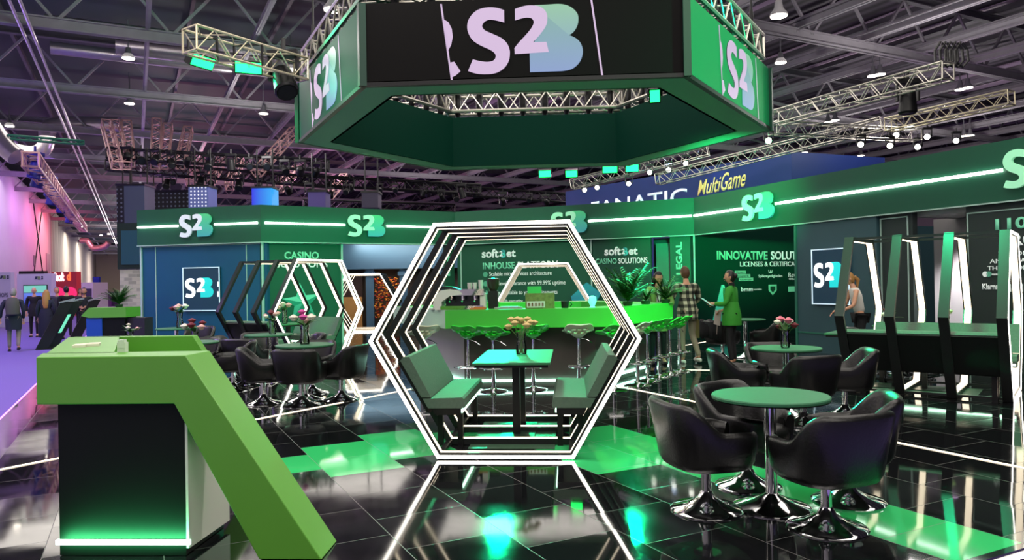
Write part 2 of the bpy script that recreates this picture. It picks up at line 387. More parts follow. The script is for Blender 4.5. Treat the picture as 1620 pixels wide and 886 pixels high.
# hall shell ----------------------------------------------------------------------------------------------
HW = mat('hall_wall', (206, 200, 208), .8, noise=.06, nscale=1)
b = MB(); b.box((-8.1, 38, 5.1), (.2, 110, 10.4)); o = struct('wall_left', b, HW); o.rotation_euler.z = H30
def pleat():
    m = mat('pleated_wall', (205, 190, 170), .8); nt = m.node_tree; bs = nt.nodes['Principled BSDF']
    tc = nt.nodes.new('ShaderNodeTexCoord'); w = nt.nodes.new('ShaderNodeTexWave'); w.bands_direction = 'Y'; w.inputs['Scale'].default_value = .25; w.inputs['Distortion'].default_value = .6
    nt.links.new(tc.outputs['Object'], w.inputs['Vector']); cr = nt.nodes.new('ShaderNodeValToRGB'); cr.color_ramp.elements[0].color = lin((140, 128, 118)); cr.color_ramp.elements[1].color = lin((222, 208, 190))
    nt.links.new(w.outputs['Fac'], cr.inputs[0]); nt.links.new(cr.outputs[0], bs.inputs['Base Color']); return m
b = MB(); b.box((-8.1, 144, 5.1), (.25, 102, 10.4)); o = struct('wall_left_far', b, pleat()); o.rotation_euler.z = H30
b = MB(); b.box((25, 195.2, 5.1), (70, .3, 10.4)); o = struct('wall_end', b, mat('end_wall', (190, 172, 156), .8)); o.rotation_euler.z = H30
b = MB(); b.box((58, 90, 6), (.3, 215, 12)); o = struct('wall_right', b, mat('hall_wall_dim', (150, 140, 150), .8)); o.rotation_euler.z = H30
def deck():
    m = mat('roof_deck_ribbed', (92, 88, 98), .6); nt = m.node_tree; bs = nt.nodes['Principled BSDF']
    tc = nt.nodes.new('ShaderNodeTexCoord'); w = nt.nodes.new('ShaderNodeTexWave'); w.bands_direction = 'X'; w.inputs['Scale'].default_value = .55
    nt.links.new(tc.outputs['Object'], w.inputs['Vector']); cr = nt.nodes.new('ShaderNodeValToRGB'); cr.color_ramp.elements[0].color = lin((52, 50, 56)); cr.color_ramp.elements[1].color = lin((112, 104, 116))
    nt.links.new(w.outputs['Fac'], cr.inputs[0]); nt.links.new(cr.outputs[0], bs.inputs['Base Color']); return m
b = MB(); b.box((1, 90, 11.9), (22, 214, .2)); o = struct('ceiling', b, mat('roof_deck_slate', (62, 74, 74), .7, noise=.15, nscale=.6)); o.rotation_euler.z = H30
b = MB(); b.box((35.1, 90, 11.9), (46, 214, .2)); o = struct('ceiling_ribbed', b, deck()); o.rotation_euler.z = H30
# wall fittings of the lit hall wall
b = MB(); b.box((-7.97, 78, 4.2), (.06, 1.2, .9)); o = part('wall_vent', b, mat('vent_grey', (110, 100, 112), .6)); o.rotation_euler.z = H30; tag(o, 'small dark grey vent on the pink lit hall wall', 'vent')
b = MB(); b.box((-7.97, 89.5, 3.6), (.06, 3.2, 3.4)); o = struct('door_1', b, mat('hall_door', (150, 110, 140), .6)); o.rotation_euler.z = H30
b = MB()
for s in (-1, 1): b.span((-7.95, 81-s*3.4, 3.2), (-7.95, 81+s*3.4, 9.4), .08, .08)
o = part('wall_cables', b, BLACKM); o.rotation_euler.z = H30; tag(o, 'thin dark cross of wires on the pink hall wall', 'wire')

# roof steel
def beam(e1, z, h, w, mats, name='ceiling_beam'):
    b = MB(); x0, x1 = -8, 57
    b.box(((x0+x1)/2, e1, z+h/2-.02), (x1-x0, w, .04)); b.box(((x0+x1)/2, e1, z-h/2+.02), (x1-x0, w, .04)); b.box(((x0+x1)/2, e1, z), (x1-x0, .05, h))
    o = struct(name, b, mats); o.rotation_euler.z = H30; return o
for k, e1 in enumerate((8.3, 16.6, 24.9, 32.7, 41, 49.5, 58, 66.5, 75, 84, 93, 102, 112, 122, 135, 150, 165, 180)):
    beam(e1, 9.2, .34, .24, STEELG)
    if e1 < 70: beam(e1, 11.2, .3, .22, STEELD)
    b = MB()
    x = -8.
    while x < 56 and e1 < 120:                              # web of the roof girder
        b.span((x, e1, 9.3), (x+1.5, e1, 11.1), .08, .08); b.span((x+1.5, e1, 11.1), (x+3.0, e1, 9.3), .08, .08); x += 3.04
    if b.v:
        o = struct('ceiling_girder_web', b, STEELG); o.rotation_euler.z = H30
for k in range(-2, 18):
    e2 = -2.6+3.04*k
    if e2 > 56 or k == 0: continue
    b = MB(); w_ = .26 if k >= 4 else .15; b.box((e2, 95, 9.36+w_/2+.09), (w_*.9, 200, .03)); b.box((e2, 95, 9.37), (w_*.9, 200, .03)); b.box((e2, 95, 9.38+w_/2), (.04, 200, w_+.1)); o = struct('ceiling_purlin', b, STEELG); o.rotation_euler.z = H30
    b = MB(); b.box((e2+1.5, 50, 11.55), (.12, 130, .2)); o = struct('ceiling_purlin', b, STEELD); o.rotation_euler.z = H30
b = MB()
for s in (-.12, .12): b.tube([(-2.66+s, 4, 8.97), (-2.66+s, 190, 8.97)], .045, 8)
o = part('cable_conduit', b, mat('conduit_grey', (196, 186, 200), .3, metal=.6)); o.rotation_euler.z = H30
tag(o, 'long twin grey conduit running down the hall under the roof beams', 'pipe')
# big right hand girder braces
b = MB()
for e1 in (16.6, 24.9, 32.7):
    for x in (12.6, 18.7, 24.8, 30.9, 37):
        b.span((x, e1, 9.3), (x+3, e1+4.1, 11.2), .14, .14); b.span((x, e1, 9.3), (x-3, e1+4.1, 11.2), .14, .14)
o = struct('ceiling_brace', b, STEELG); o.rotation_euler.z = H30
b = MB()
for k in range(14):
    e2 = 15+k*2.9
    b.box((e2, 34, 11.74), (.7, 44, .05))
o = struct('ceiling_louvre', b, mat('louvre_pale', (205, 180, 208), .5)); o.rotation_euler.z = H30
# ducts
DUCT = mat('duct_silver', (200, 192, 196), .28, metal=.75, noise=.15, nscale=6)
for e1, z, r, x0, x1 in ((29, 10.0, .33, -.5, 7.5), (29.9, 9.9, .22, -2.5, 9), (28.2, 10.3, .2, -2.5, 8)):
    b = MB(); b.tube([(x0, e1, z), (x1, e1, z)], r, 14)
    o = part('air_duct', b, DUCT, smooth=True); o.rotation_euler.z = H30
    tag(o, {29: 'wide silver air duct across the roof, middle of three, left of the hanging sign', 29.9: 'thin silver air duct across the roof, rear of three, left of the hanging sign', 28.2: 'upper thin silver air duct across the roof, front of three'}[e1], 'duct')
def duct_path(label, pts, r):
    b = MB(); P = crom(pts, 6); b.tube([Vector(p) for p in P], r, 14); o = part('air_duct', b, DUCT, smooth=True); tag(o, label, 'duct'); return o
dd = 36
duct_path('bent silver ventilation duct hanging above the violet lit aisle', [atd(x, y, dd) for x, y in ((190, 197), (120, 196), (85, 198), (75, 206), (74, 222), (68, 236), (52, 243), (30, 240), (10, 236), (-20, 228))], .36)
duct_path('silver duct end rising at the very left edge under the roof', [atd(x, y, 30) for x, y in ((-15, 200), (0, 222), (14, 238), (26, 248))], .38)
duct_path('far small bent duct above the beige end of the hall', [atd(x, y, 80) for x, y in ((128, 381), (138, 381), (143, 388), (150, 393), (165, 390), (172, 384))], .3)

# ---------------------------------------------------------------- stand walls and fascia
A0, A1, BC, CDp, D1 = [Vector((x, y, 0)) for x, y in ((-10.87, 19.03), (-7.32, 18.38), (-2.75, 21.4), (3.66, 19.01), (7.07, 11.85))]
D2 = CDp+(D1-CDp).normalized()*11
class Seg:
    def __init__(s, a, b): s.a = a; s.d = (b-a).normalized(); s.L = (b-a).length; s.n = Vector((s.d.y, -s.d.x, 0))
    def p(s, t, z, off=0.): q = s.a+s.d*t+s.n*off; return Vector((q.x, q.y, z))
    def fr(s, t, z, off=0.): return frame(s.p(t, z, off), s.d)
    def slab(s, mb, t0, t1, z0, z1, o0, o1, mi=0):
        m = Matrix((s.d, s.n, Vector((0, 0, 1)))).transposed()
        return mb.box(s.p((t0+t1)/2, (z0+z1)/2, (o0+o1)/2), (t1-t0, abs(o1-o0), z1-z0), rot=m, mi=mi)
    def quad(s, mb, pts, off, mi=0, th=.006):
        return mb.prism(pts, lambda a, c, t: s.p(a, c, off+th*t), mi)
SA, SB, SCc, SD = Seg(A0, A1), Seg(A1, BC), Seg(BC, CDp), Seg(CDp, D2)
SI = Seg(CDp, CDp+Vector((.8660254, .5, 0))*6)
ZF0, ZF1, ZL = 2.66, 3.61, 3.15
def fascia(seg, label, t0, t1, strips, logos, m=FASC, dep=.5):
    f = thing('fascia_sign', label, 'fascia', seg.p(t0, ZF0)); f.matrix_world = Matrix.Translation(seg.p(t0, ZF0)); inv = f.matrix_world.inverted()
    b = MB(); seg.slab(b, t0, t1, ZF0, ZF1, -dep, 0); part('panel', b.xf(inv), m, f)
    b = MB(); seg.slab(b, t0, t1, ZF0-.012, ZF0+.01, 0, .02); part('trim', b.xf(inv), PALE, f)
    for a, c in strips:
        b = MB(); seg.slab(b, a, c, ZL-.024, ZL+.024, .012, .05); part('led_strip', b.xf(inv), LEDF, f)
    for a, w, ms in logos:
        logo(inv @ seg.fr(a, 2.84, .03), w, .6, ms, LG_B, f, .05)
    return f
fascia(SA, 'teal green fascia over the teal panel wall, left end of the stand', -.05, SA.L, [(.0, 1.22), (2.3, SA.L-.07)], [(1.3, .96, LG_S)])
fascia(SB, 'dark green fascia over the casino wall and the open passage', 0, SB.L, [(.1, 2.18), (3.36, SB.L-.1)], [(2.25, 1.05, LG_SG)])
fascia(SCc, 'bright green fascia over the inhouse platform wall behind the bar', 0, SCc.L, [(.1, 2.9), (4.05, SCc.L-.05)], [(3.0, 1.02, LG_SG)])
fascia(SD, 'long green fascia over the right side, half a logo at its end', 0, 11, [(.05, 1.86), (2.95, 7.9), (9.0, 11)], [(1.92, 1.0, LG_SG), (7.95, 1.0, LG_SG)])

def wall(name, seg, t0, t1, m, z0=0., z1=ZF0, o0=-.22, o1=-.1):
    b = MB(); seg.slab(b, t0, t1, z0, z1, o0, o1); return struct(name, b, m)
wA = wall('wall_stand_left', SA, 0, SA.L+.1, WALLT)
b = MB()
for t in (.43, 3.13): SA.slab(b, t-.01, t+.01, .02, 2.64, -.1, -.088)
SA.slab(b, 0, SA.L, 2.62, 2.645, -.1, -.085); SA.slab(b, -.03, .02, 0, 2.66, -.2, -.06); SA.slab(b, SA.L-.03, SA.L+.02, 0, 2.66, -.1, -.05)
part('panel_trim', b, PALE, wA)
wB = wall('wall_casino', SB, 0, 2.12, WALLG)
b = MB(); SB.slab(b, 2.09, 2.14, 0, 2.66, -.14, -.06); SB.slab(b, 0, 2.1, 2.63, 2.65, -.1, -.08); part('panel_trim', b, PALE, wB)
wB2 = wall('wall_platform_end', SB, 5.18, SB.L, WALLG)
wC = wall('wall_platform', SCc, 0, 5.7, WALLG)
b = MB()
for t in (.13, 4.08): SCc.slab(b, t-.02, t+.02, 0, 2.66, -.1, -.07)
part('panel_trim', b, PALE, wC)
wL = wall('wall_legal', SCc, 6.2, SCc.L, WALLG)
b = MB(); SCc.slab(b, SCc.L-.04, SCc.L, 0, 2.66, -.1, -.05); part('panel_trim', b, PALE, wL)
wI = wall('wall_licenses', SI, 0, 6, mat('wall_deep_green', (8, 58, 46), .55, spec=.2), 0., ZF1, o0=-.2, o1=-.08)
wD = wall('wall_stand_right', SD, 3.47, 5.51, WALLTR, .0, ZF0, -.22, -.02)
b = MB(); SD.slab(b, 3.46, 5.5, .38, .41, -.03, -.005); SD.slab(b, 3.44, 3.5, 0, 2.66, -.22, -.0); part('panel_trim', b, mat('trim_teal', (40, 110, 90), .4), wD)
b = MB(); SD.slab(b, 3.47, 3.6, 0, ZF0, -4.2, -.2); struct('wall_recess_side', b, WALLTR)
wE = wall('wall_payment', SD, 5.53, 6.2, WALLK)
b = MB(); SD.slab(b, 5.53, 5.55, 0, 2.6, -.1, -.08); SD.slab(b, 6.1, 6.12, 0, 2.6, -.1, -.08); SD.slab(b, 5.53, 6.12, 2.58, 2.6, -.1, -.08); part('panel_trim', b, PALE, wE)
wP = wall('wall_providers', SD, 7.2, 11, WALLK)
b = MB(); SD.slab(b, 7.22, 7.24, 0, 2.55, -.1, -.085); SD.slab(b, 7.22, 11, 2.53, 2.55, -.1, -.085); part('panel_trim', b, PALE, wP)
# corridor behind the open doorway, grey room door in it
CORR = mat('corridor_grey', (176, 172, 176), .6)
b = MB(); SD.slab(b, 5.6, 8.4, 0, 2.6, -1.5, -1.4); struct('wall_corridor', b, CORR)
b = MB(); SD.slab(b, 6.05, 7.4, 2.58, 2.66, -1.4, -.22); struct('ceiling_corridor', b, CORR)
b = MB(); SD.slab(b, 6.25, 7.15, 0, 2.1, -1.39, -1.34); dr = struct('door_2', b, mat('door_grey', (150, 147, 152), .5))
b = MB(); SD.slab(b, 6.98, 7.1, 1.0, 1.03, -1.34, -1.28); SD.slab(b, 7.06, 7.09, .98, 1.05, -1.34, -1.3); part('door_handle', b, CHROME, dr)
text('PAYMENTS', SD.fr(6.4, 1.62, -1.335), .09, mat('text_sage', (130, 150, 138), .6), .62, dr); text('ROOM 2', SD.fr(6.4, 1.42, -1.335), .09, MATS['text_sage'], .45, dr)
light('SPOT', 'corridor_light', SD.p(6.7, 2.5, -.7), 520, (1, .97, .95), SD.p(6.7, 0, -1.1), size=.08, spot=110)
# pale door leaf between the two green walls
b = MB(); SCc.slab(b, 5.76, 6.16, 0, 2.5, -.5, -.45); struct('door_3', b, mat('door_mint', (96, 122, 112), .5))
b = MB(); SCc.slab(b, 5.6, 6.3, 0, 2.66, -1.0, -.9); struct('wall_behind_door', b, WALLK)

# writing on the walls
text('CASINO', SB.fr(.6, 2.24, -.09), .19, TXTG, .9, wB, bold=.03); text('SOLUTIONS', SB.fr(.38, 2.02, -.09), .18, TXTW, 1.35, wB, bold=.02)
def softbet(seg, t, z, w, h, parent):
    text('soft', seg.fr(t, z, -.09), h, TXTW, w*.5, parent, bold=.03)
    text('2', seg.fr(t+w*.52, z+h*.1, -.088), h*.62, TXTW, w*.1, parent, bold=.03)
    text('B', seg.fr(t+w*.58, z-.01, -.09), h*.9, mat('text_teal', (70, 185, 175), .5, emit=.35), w*.13, parent, bold=.05)
    text('et', seg.fr(t+w*.73, z, -.09), h*.93, TXTW, w*.27, parent, bold=.03)
softbet(SCc, .8, 2.26, 1.06, .24, wC)
text('INHOUSE', SCc.fr(.83, 1.93, -.09), .19, TXTG, 1.0, wC, bold=.02); text('PLATFORM', SCc.fr(1.92, 1.93, -.09), .19, TXTW, 1.2, wC, bold=.02)
for k, (a, z, w) in enumerate((('Scalable microservices architecture', 1.73, 1.9), ('High level assurance with 99.99% uptime', 1.46, 2.3), ('Highly adaptable to your requirements', 1.2, 2.06), ('Top-notch security', .95, 1.02))):
    text(a, SCc.fr(1.03, z, -.09), .12, TXTW, w, wC)
    b = MB(); b.lathe([(.075, 0), (.075, .01)], 16, (0, 0, 0)); b.xf(SCc.fr(.9, z+.045, -.1)); part('bullet', b, TXTO, wC)
softbet(SCc, 4.45, 2.22, .9, .22, wC)
text('CASINO', SCc.fr(4.2, 1.99, -.09), .15, TXTG, .58, wC, bold=.01); text('SOLUTIONS', SCc.fr(4.83, 1.99, -.09), .15, TXTW, .78, wC, bold=.02)
def vertical(seg, t, z, body, h, w, m, parent, **k):
    mtx = frame(seg.p(t, z, -.09), (0, 0, 1), -seg.d)
    text(body, mtx, h, m, w, parent, **k)
vertical(SCc, 6.5, 1.66, 'LEGAL', .15, .84, TXTG, wL, bold=.03); vertical(SCc, 6.72, 1.45, 'AREA', .15, .84, TXTO, wL, outline=True)
vertical(SB, 5.33, 1.75, 'B2B', .09, .6, TXTG, wB2, bold=.02); vertical(SB, 5.44, 1.6, 'AREA', .09, .8, TXTO, wB2, outline=True)
text('INNOVATIVE', SI.fr(.8, 2.05, -.07), .22, TXTG, 1.8, wI, bold=.03); text('SOLUTIONS', SI.fr(2.72, 2.05, -.07), .22, TXTW, 1.7, wI, bold=.03)
text('LICENSES & CERTIFICATIONS', SI.fr(1.6, 1.86, -.07), .13, TXTW, 2.6, wI, bold=.01)
for k, (t, w, body) in enumerate(((1.42, .38, 'Spel'), (1.46, .5, 'inspek'), (1.56, .5, 'tionen'))):
    b = MB(); SI.slab(b, t, t+w, 1.66-k*.095, 1.745-k*.095, -.08, -.07); part('badge', b, mat('badge_pale', (150, 195, 175), .5, emit=.15), wI)
    text(body, SI.fr(t+.03, 1.675-k*.095, -.069), .055, WALLG, w-.08, wI)
text('Spillemyndigheden', SI.fr(2.25, 1.56, -.07), .075, TXTW, .88, wI)
b = MB()
for dx in (-.04, 0, .04): b.prism([(2.69+dx-.02, 1.68), (2.69+dx+.02, 1.68), (2.69+dx*1.8, 1.76)], lambda a, c, t: SI.p(a, c, -.07+.005*t))
part('crown_emblem', b, TXTW, wI)
text('Rev', SI.fr(3.37, 1.56, -.07), .12, TXTW, .28, wI); text('Office', SI.fr(3.38, 1.48, -.07), .05, TXTW, .26, wI)
text('bmm', SI.fr(1.62, 1.2, -.07), .11, TXTW, .42, wI, bold=.02); text('testlabs', SI.fr(2.06, 1.22, -.07), .05, TXTW, .3, wI)
b = MB(); SI.quad(b, [(2.62, 1.36), (2.92, 1.36), (2.92, 1.2), (2.77, 1.07), (2.62, 1.2)], -.078); part('shield_emblem', b, TXTG, wI)
b = MB(); SI.quad(b, [(2.68, 1.31), (2.86, 1.31), (2.86, 1.22), (2.77, 1.14), (2.68, 1.22)], -.071); part('shield_emblem', b, WALLG, wI)
b = MB(); SI.quad(b, [(3.36, 1.15), (3.9, 1.15), (3.9, 1.3), (3.36, 1.3)], -.078); part('badge', b, TXTG, wI)
text('110', SD.fr(7.7, 2.24, -.08), .17, TXTG, .5, wP, bold=.03); text('PAYMENT', SD.fr(8.26, 2.24, -.08), .17, TXTW, 1.3, wP, bold=.03)
text('PROVIDERS', SD.fr(7.8, 1.98, -.08), .17, TXTW, 1.5, wP, bold=.03)
for k, (t, body, w) in enumerate(((7.74, 'WE OFFER SAFE', 1.0), (7.6, 'AND STABLE SERVICE', 1.3), (7.56, 'THAT CONTAINS', 1.0))):
    text(body, SD.fr(t, 1.82-k*.11, -.08), .07, TXTW, w, wP)
text('Klarna.', SD.fr(7.47, 1.3, -.08), .09, TXTW, .28, wP, bold=.02)
b = MB()
for t in (7.52, 7.57): b.lathe([(.045, 0), (.045, .008)], 14)
bb = MB(); bb.lathe([(.045, 0), (.045, .008)], 14); bb.xf(SD.fr(7.52, 1.54, -.085)); part('card_emblem', bb, TXTW, wP)
bb = MB(); bb.lathe([(.045, 0), (.045, .008)], 14); bb.xf(SD.fr(7.58, 1.54, -.085)); part('card_emblem', bb, TXTO, wP)
text('mastercard', SD.fr(7.63, 1.52, -.08), .04, TXTW, .2, wP)
b = MB(); SD.slab(b, 7.9, 8.1, 1.26, 1.38, -.1, -.085); part('badge', b, TXTW, wP)

# star graphics on the walls
def star(seg, t, z, r, parent, off=-.1, keep=None, m=None):
    g = m or grad_mat('star_teal', (30, 130, 110), (70, 200, 160), .22, 2)
    b = MB(); c = (t, z); pts = []
    for k in range(10):
        a = R(90+36*k+6); rr = r if k % 2 == 0 else r*.42
        pts.append((t+rr*math.cos(a), z+rr*math.sin(a)))
    n = len(pts); vs = [seg.p(a, c_, off) for a, c_ in pts]+[seg.p(t, z, off+.12)]
    b.add(vs, [(i, (i+1) % n, n) for i in range(n)]+[tuple(range(n))[::-1]])
    return part('star_relief', b, g, parent)
star(SB, 1.04, 1.1, .52, wB)
b = MB(); n = [(3.5, 1.12), (3.95, 1.5), (4.35, 1.2), (4.1, .8), (3.6, .8)]
SCc.quad(b, n, -.1, th=.08); part('star_relief', b, mat('star_blue', (40, 150, 165), .4, emit=.2), wC)
b = MB(); SI.quad(b, [(.55, .25), (.95, 1.38), (1.25, .7), (1.1, .25)], -.08, th=.1); part('star_relief', b, grad_mat('star_mint', (40, 150, 130), (90, 225, 190), .35, 2), wI)

# lit screens hung on the stand walls
def screen(seg, t0, t1, z0, z1, off, label, frag):
    s = thing('wall_screen', label, 'screen', seg.p((t0+t1)/2, z0, off)); inv = Matrix.Translation(-s.location)
    b = MB(); seg.slab(b, t0, t1, z0, z1, off, off+.05); part('panel', b.xf(inv), mat('screen_dark', (26, 62, 84), .35, emit=.12), s)
    b = MB(); w = .018
    for q in ((t0, t1, z0, z0+w), (t0, t1, z1-w, z1), (t0, t0+w, z0, z1), (t1-w, t1, z0, z1)): seg.slab(b, *q, off+.045, off+.065)
    part('light_border', b.xf(inv), mat('screen_border', (205, 230, 245), .4, emit=.8), s)
    W_, H_ = t1-t0, z1-z0
    logo(inv @ seg.fr(t0+.07*W_, z0+.3*H_, off+.05), W_*.76, H_*.46, LG_SCR, LG_SCRB, s, .004)
    if frag:
        b = MB(); seg.slab(b, t1-.07*W_, t1-.025*W_, z0+.32*H_, z0+.44*H_, off+.05, off+.056); seg.slab(b, t1-.06*W_, t1-.025*W_, z0+.55*H_, z0+.66*H_, off+.05, off+.056); part('letter', b.xf(inv), LG_SCR, s)
    return s
screen(SA, 1.29, 2.38, .93, 2.06, -.09, 'square screen with a glowing white and cyan logo on the teal wall at left', True)
screen(SD, 3.96, 4.92, .99, 2.1, -.015, 'square screen with a glowing white and cyan logo on the grey wall at right', False)

# ================================================================== HANGING HEXAGON SIGN
RC = Vector((-.3, 12.55, 0)); RO, RI, RZ0, RZ1 = 4.0, 3.42, 4.0, 5.03
def hexv(r, a0=-120): return [Vector((r*math.cos(R(a0+60*k)), r*math.sin(R(a0+60*k)), 0)) for k in range(6)]
ring = thing('hanging_sign', 'huge black and green hexagonal sign ring with lit logos, hung over the bar', 'sign', RC+Vector((0, 0, RZ0)))
HZ = RZ1-RZ0
ov, iv = hexv(RO), hexv(RI)
SCRK = mat('sign_screen_black', (13, 12, 12), .6, spec=.1)
SCRG = mat('sign_side_green', (20, 96, 68), .55, spec=.2)
SOFF = mat('sign_soffit', (112, 182, 142), .65, noise=.06, nscale=1.5)
INNR = mat('sign_inner', (2, 50, 38), .7, spec=.1)
for k in range(6):
    a, c = ov[k], ov[(k+1) % 6]
    b = MB(); d = (c-a).normalized(); n = Vector((d.y, -d.x, 0)); m3 = Matrix((d, n, Vector((0, 0, 1)))).transposed()
    b.box((a+c)/2-n*.03+Vector((0, 0, HZ/2+.03)), ((c-a).length-.06, .06, HZ-.06), rot=m3)
    part('screen_panel', b, SCRK if k in (0,) else SCRG, ring)
    b = MB(); b.box((a+c)/2-n*.02+Vector((0, 0, .02)), ((c-a).length, .07, .05), rot=m3); part('edge_rail', b, BLACKM, ring)
    b = MB(); b.box(a+Vector((0, 0, HZ/2)), (.09, .09, HZ), rz=R(60*k-60)); part('corner_post', b, mat('post_green', (14, 60, 46), .4), ring)
    a2, c2 = iv[k], iv[(k+1) % 6]; n2 = n
    b = MB(); b.add([a, c, c2, a2], [(0, 1, 2, 3)]); b.add([v+Vector((0, 0, .02)) for v in (a, c, c2, a2)], [(3, 2, 1, 0)]); part('soffit', b, SOFF, ring)
    b = MB(); b.box((a2+c2)/2+n*.02+Vector((0, 0, HZ/2)), ((c2-a2).length, .04, HZ), rot=m3); part('inner_wall', b, INNR, ring)
for k, (t0, w) in {0: (.33, .36), 1: (.40, .36), 5: (.33, .36)}.items():
    a, c = ov[k], ov[(k+1) % 6]; L = (c-a).length; d = (c-a).normalized(); n = Vector((d.y, -d.x, 0))
    m = frame(a+d*(L*t0)+Vector((0, 0, .1)), d); lw = 1.42; lh = .84
    logo(m, lw, lh, LG_R, LG_RB, ring, .004)
    b = MB(); b.prism([((x-300)/1070, (705-y)/655) for x, y in poly_of(SHADE_RUNS)], lambda q, r_, t: m @ Vector((q*lw, r_*lh, .005+.002*t))); part('letter', b, LG_RBS, ring)
    for x0 in (-.33, lw+.1):                                # slanting white lines beside the logo
        b = MB(); b.prism([(x0, HZ-.14), (x0+.022, HZ-.14), (x0+.142, -.06), (x0+.12, -.06)], lambda q, r_, t: m @ Vector((q, r_, .004+.004*t))); part('light_line', b, LG_R, ring)
    x0 = -.33
    fr1 = [(x0+.04, .70), (x0+.1, .66), (x0+.14, .58), (x0+.15, .48), (x0+.13, .38), (x0+.09, .31), (x0+.075, .31)]
    fr2 = [(x0+.1, .16), (x0+.165, .17), (x0+.24, .05), (x0+.18, 0), (x0+.115, -.03)]
    for q0 in (fr1, fr2):
        b = MB(); b.prism(q0, lambda q, r_, t: m @ Vector((q, r_, .004+.004*t))); part('letter', b, LG_R, ring)
# truss ring, straps and hoists above
def lattice(b, p0, p1, s=.3, r=.022, rw=.012, step=.3, up=(0, 0, 1)):
    p0, p1 = Vector(p0), Vector(p1); d = (p1-p0); L = d.length; d.normalize(); u = Vector(up); sd = d.cross(u).normalized(); u = sd.cross(d)
    off = [sd*(s/2)+u*(s/2), -sd*(s/2)+u*(s/2), -sd*(s/2)-u*(s/2), sd*(s/2)-u*(s/2)]
    for o in off: b.tube([p0+o, p1+o], r, 6)
    n = max(2, int(L/step)); 
    for i in range(n):
        a, c = p0+d*(L*i/n), p0+d*(L*(i+1)/n)
        for k in range(4):
            o1, o2 = off[k], off[(k+1) % 4]
            if i % 2: o1, o2 = o2, o1
            b.tube([a+o1, c+o2], rw, 5, cap=False)
    for q in (p0, p1):
        for k in range(4): b.tube([q+off[k], q+off[(k+1) % 4]], r*.8, 5, cap=False)
    return b
tv = hexv(3.72)
for k in range(6):
    b = MB(); a, c = tv[k]+Vector((0, 0, HZ+.34)), tv[(k+1) % 6]+Vector((0, 0, HZ+.34)); lattice(b, a, c, .38, .036, .016, .26)
    part('truss', b, ALU, ring)
    for i in range(8):
        q = tv[k].lerp(tv[(k+1) % 6], (i+.5)/8)
        b = MB(); b.tube([q+Vector((0, 0, HZ+.58)), q+Vector((0, 0, HZ+.3)), q+Vector((0, 0, HZ+.12)), q+Vector((0, 0, HZ-.04))], [.075, .08, .06, .025], 8); part('strap', b, BLACKM, ring)
for k in range(6):
    q = tv[k]; b = MB(); b.tube([q+Vector((0, 0, HZ+.5)), q+Vector((0, 0, HZ+1.0))], [.05, .03], 8); b.tube([q+Vector((0, 0, HZ+1.0)), q+Vector((0, 0, 4.9))], .016, 6)
    part('hoist_chain', b, BLACKM, ring)

# ================================================================== RIGGING UNDER THE ROOF
def truss(label, p0, p1, s=.32, m=ALU, r=.02, step=.26, name='lighting_truss', group=None):
    b = MB(); lattice(b, p0, p1, s, r, r*.5, step); o = part(name, b, m); return tag(o, label, 'truss', group)
truss('pale aluminium truss carrying the two green floodlights, left of the hanging sign', atd(300, 62, 10.4), atd(476, 112, 12.0), .34, ALUY)
truss('long aluminium truss right of the hanging sign, reaching up to the coiled cables', atd(1224, 188, 18.0), atd(1500, 112, 13.8), .32, ALU)
truss('truss with a yellow lit end at the far upper right', atd(1405, 198, 19.5), atd(1600, 154, 17), .32, ALUY)
truss('truss of white spotlights behind the right corner of the hanging sign', atd(1222, 203, 20), atd(1450, 214, 22), .34, ALU)
truss('truss running along the top edge of the blue exhibitor wall', atd(1040, 284, 25), atd(1395, 196, 21), .34, ALU)
truss('dark truss seen just over the middle of the back fascia', atd(905, 292, 27), atd(1120, 238, 25), .34, ALU)
def flood(label, p, tgt, w=.42, lit=True):
    t = thing('flood_light', label, 'floodlight', p, 0, 'green floodlights')
    m = (Vector(tgt)-Vector(p)).to_track_quat('-Z', 'Y').to_matrix().to_4x4()
    b = MB(); b.box((0, 0, .07), (w, .2, .14)); b.xf(m); part('housing', b, BLACKM, t)
    b = MB(); b.box((0, 0, -.006), (w-.03, .16, .014)); b.xf(m); part('lens', b, mat('flood_lens', (60, 220, 130), .3, emit=6, ecol=(20, 255, 95)), t)
    b = MB()
    for s in (-1, 1): b.span((s*(w/2+.015), 0, 0), (s*(w/2+.015), 0, .34), .02, .05)
    b.span((-w/2-.02, 0, .34), (w/2+.02, 0, .34), .05, .02); part('yoke', b, BLACKM, t)
    return t
flood('green floodlight seen edge on, left one of the two on the pale truss', atd(321, 98, 10.9), (-2.5, 9.5, 3.2), .40)
flood('bright green floodlight facing out, right one of the two on the pale truss', atd(393, 107, 11.2), (-.5, 2, 1.4), .40)
flood('round looking green floodlight at the right inner corner of the hanging sign', atd(1036, 152, 10.2), (.5, 4, 1.2), .16)
flood('brightest green floodlight hung under the rear edge of the sign', atd(965, 268, 17.5), (.2, 4, 0), .36)
flood('green floodlight right of the brightest one under the sign', atd(1000, 266, 17.5), (1.6, 6, 0), .32)
flood('small green floodlight under the rear edge of the sign, left of two small ones', atd(862, 275, 19), (-1, 6, 0), .32)
flood('small green floodlight under the rear edge of the sign, right of two small ones', atd(904, 275, 19), (0, 6, 0), .32)
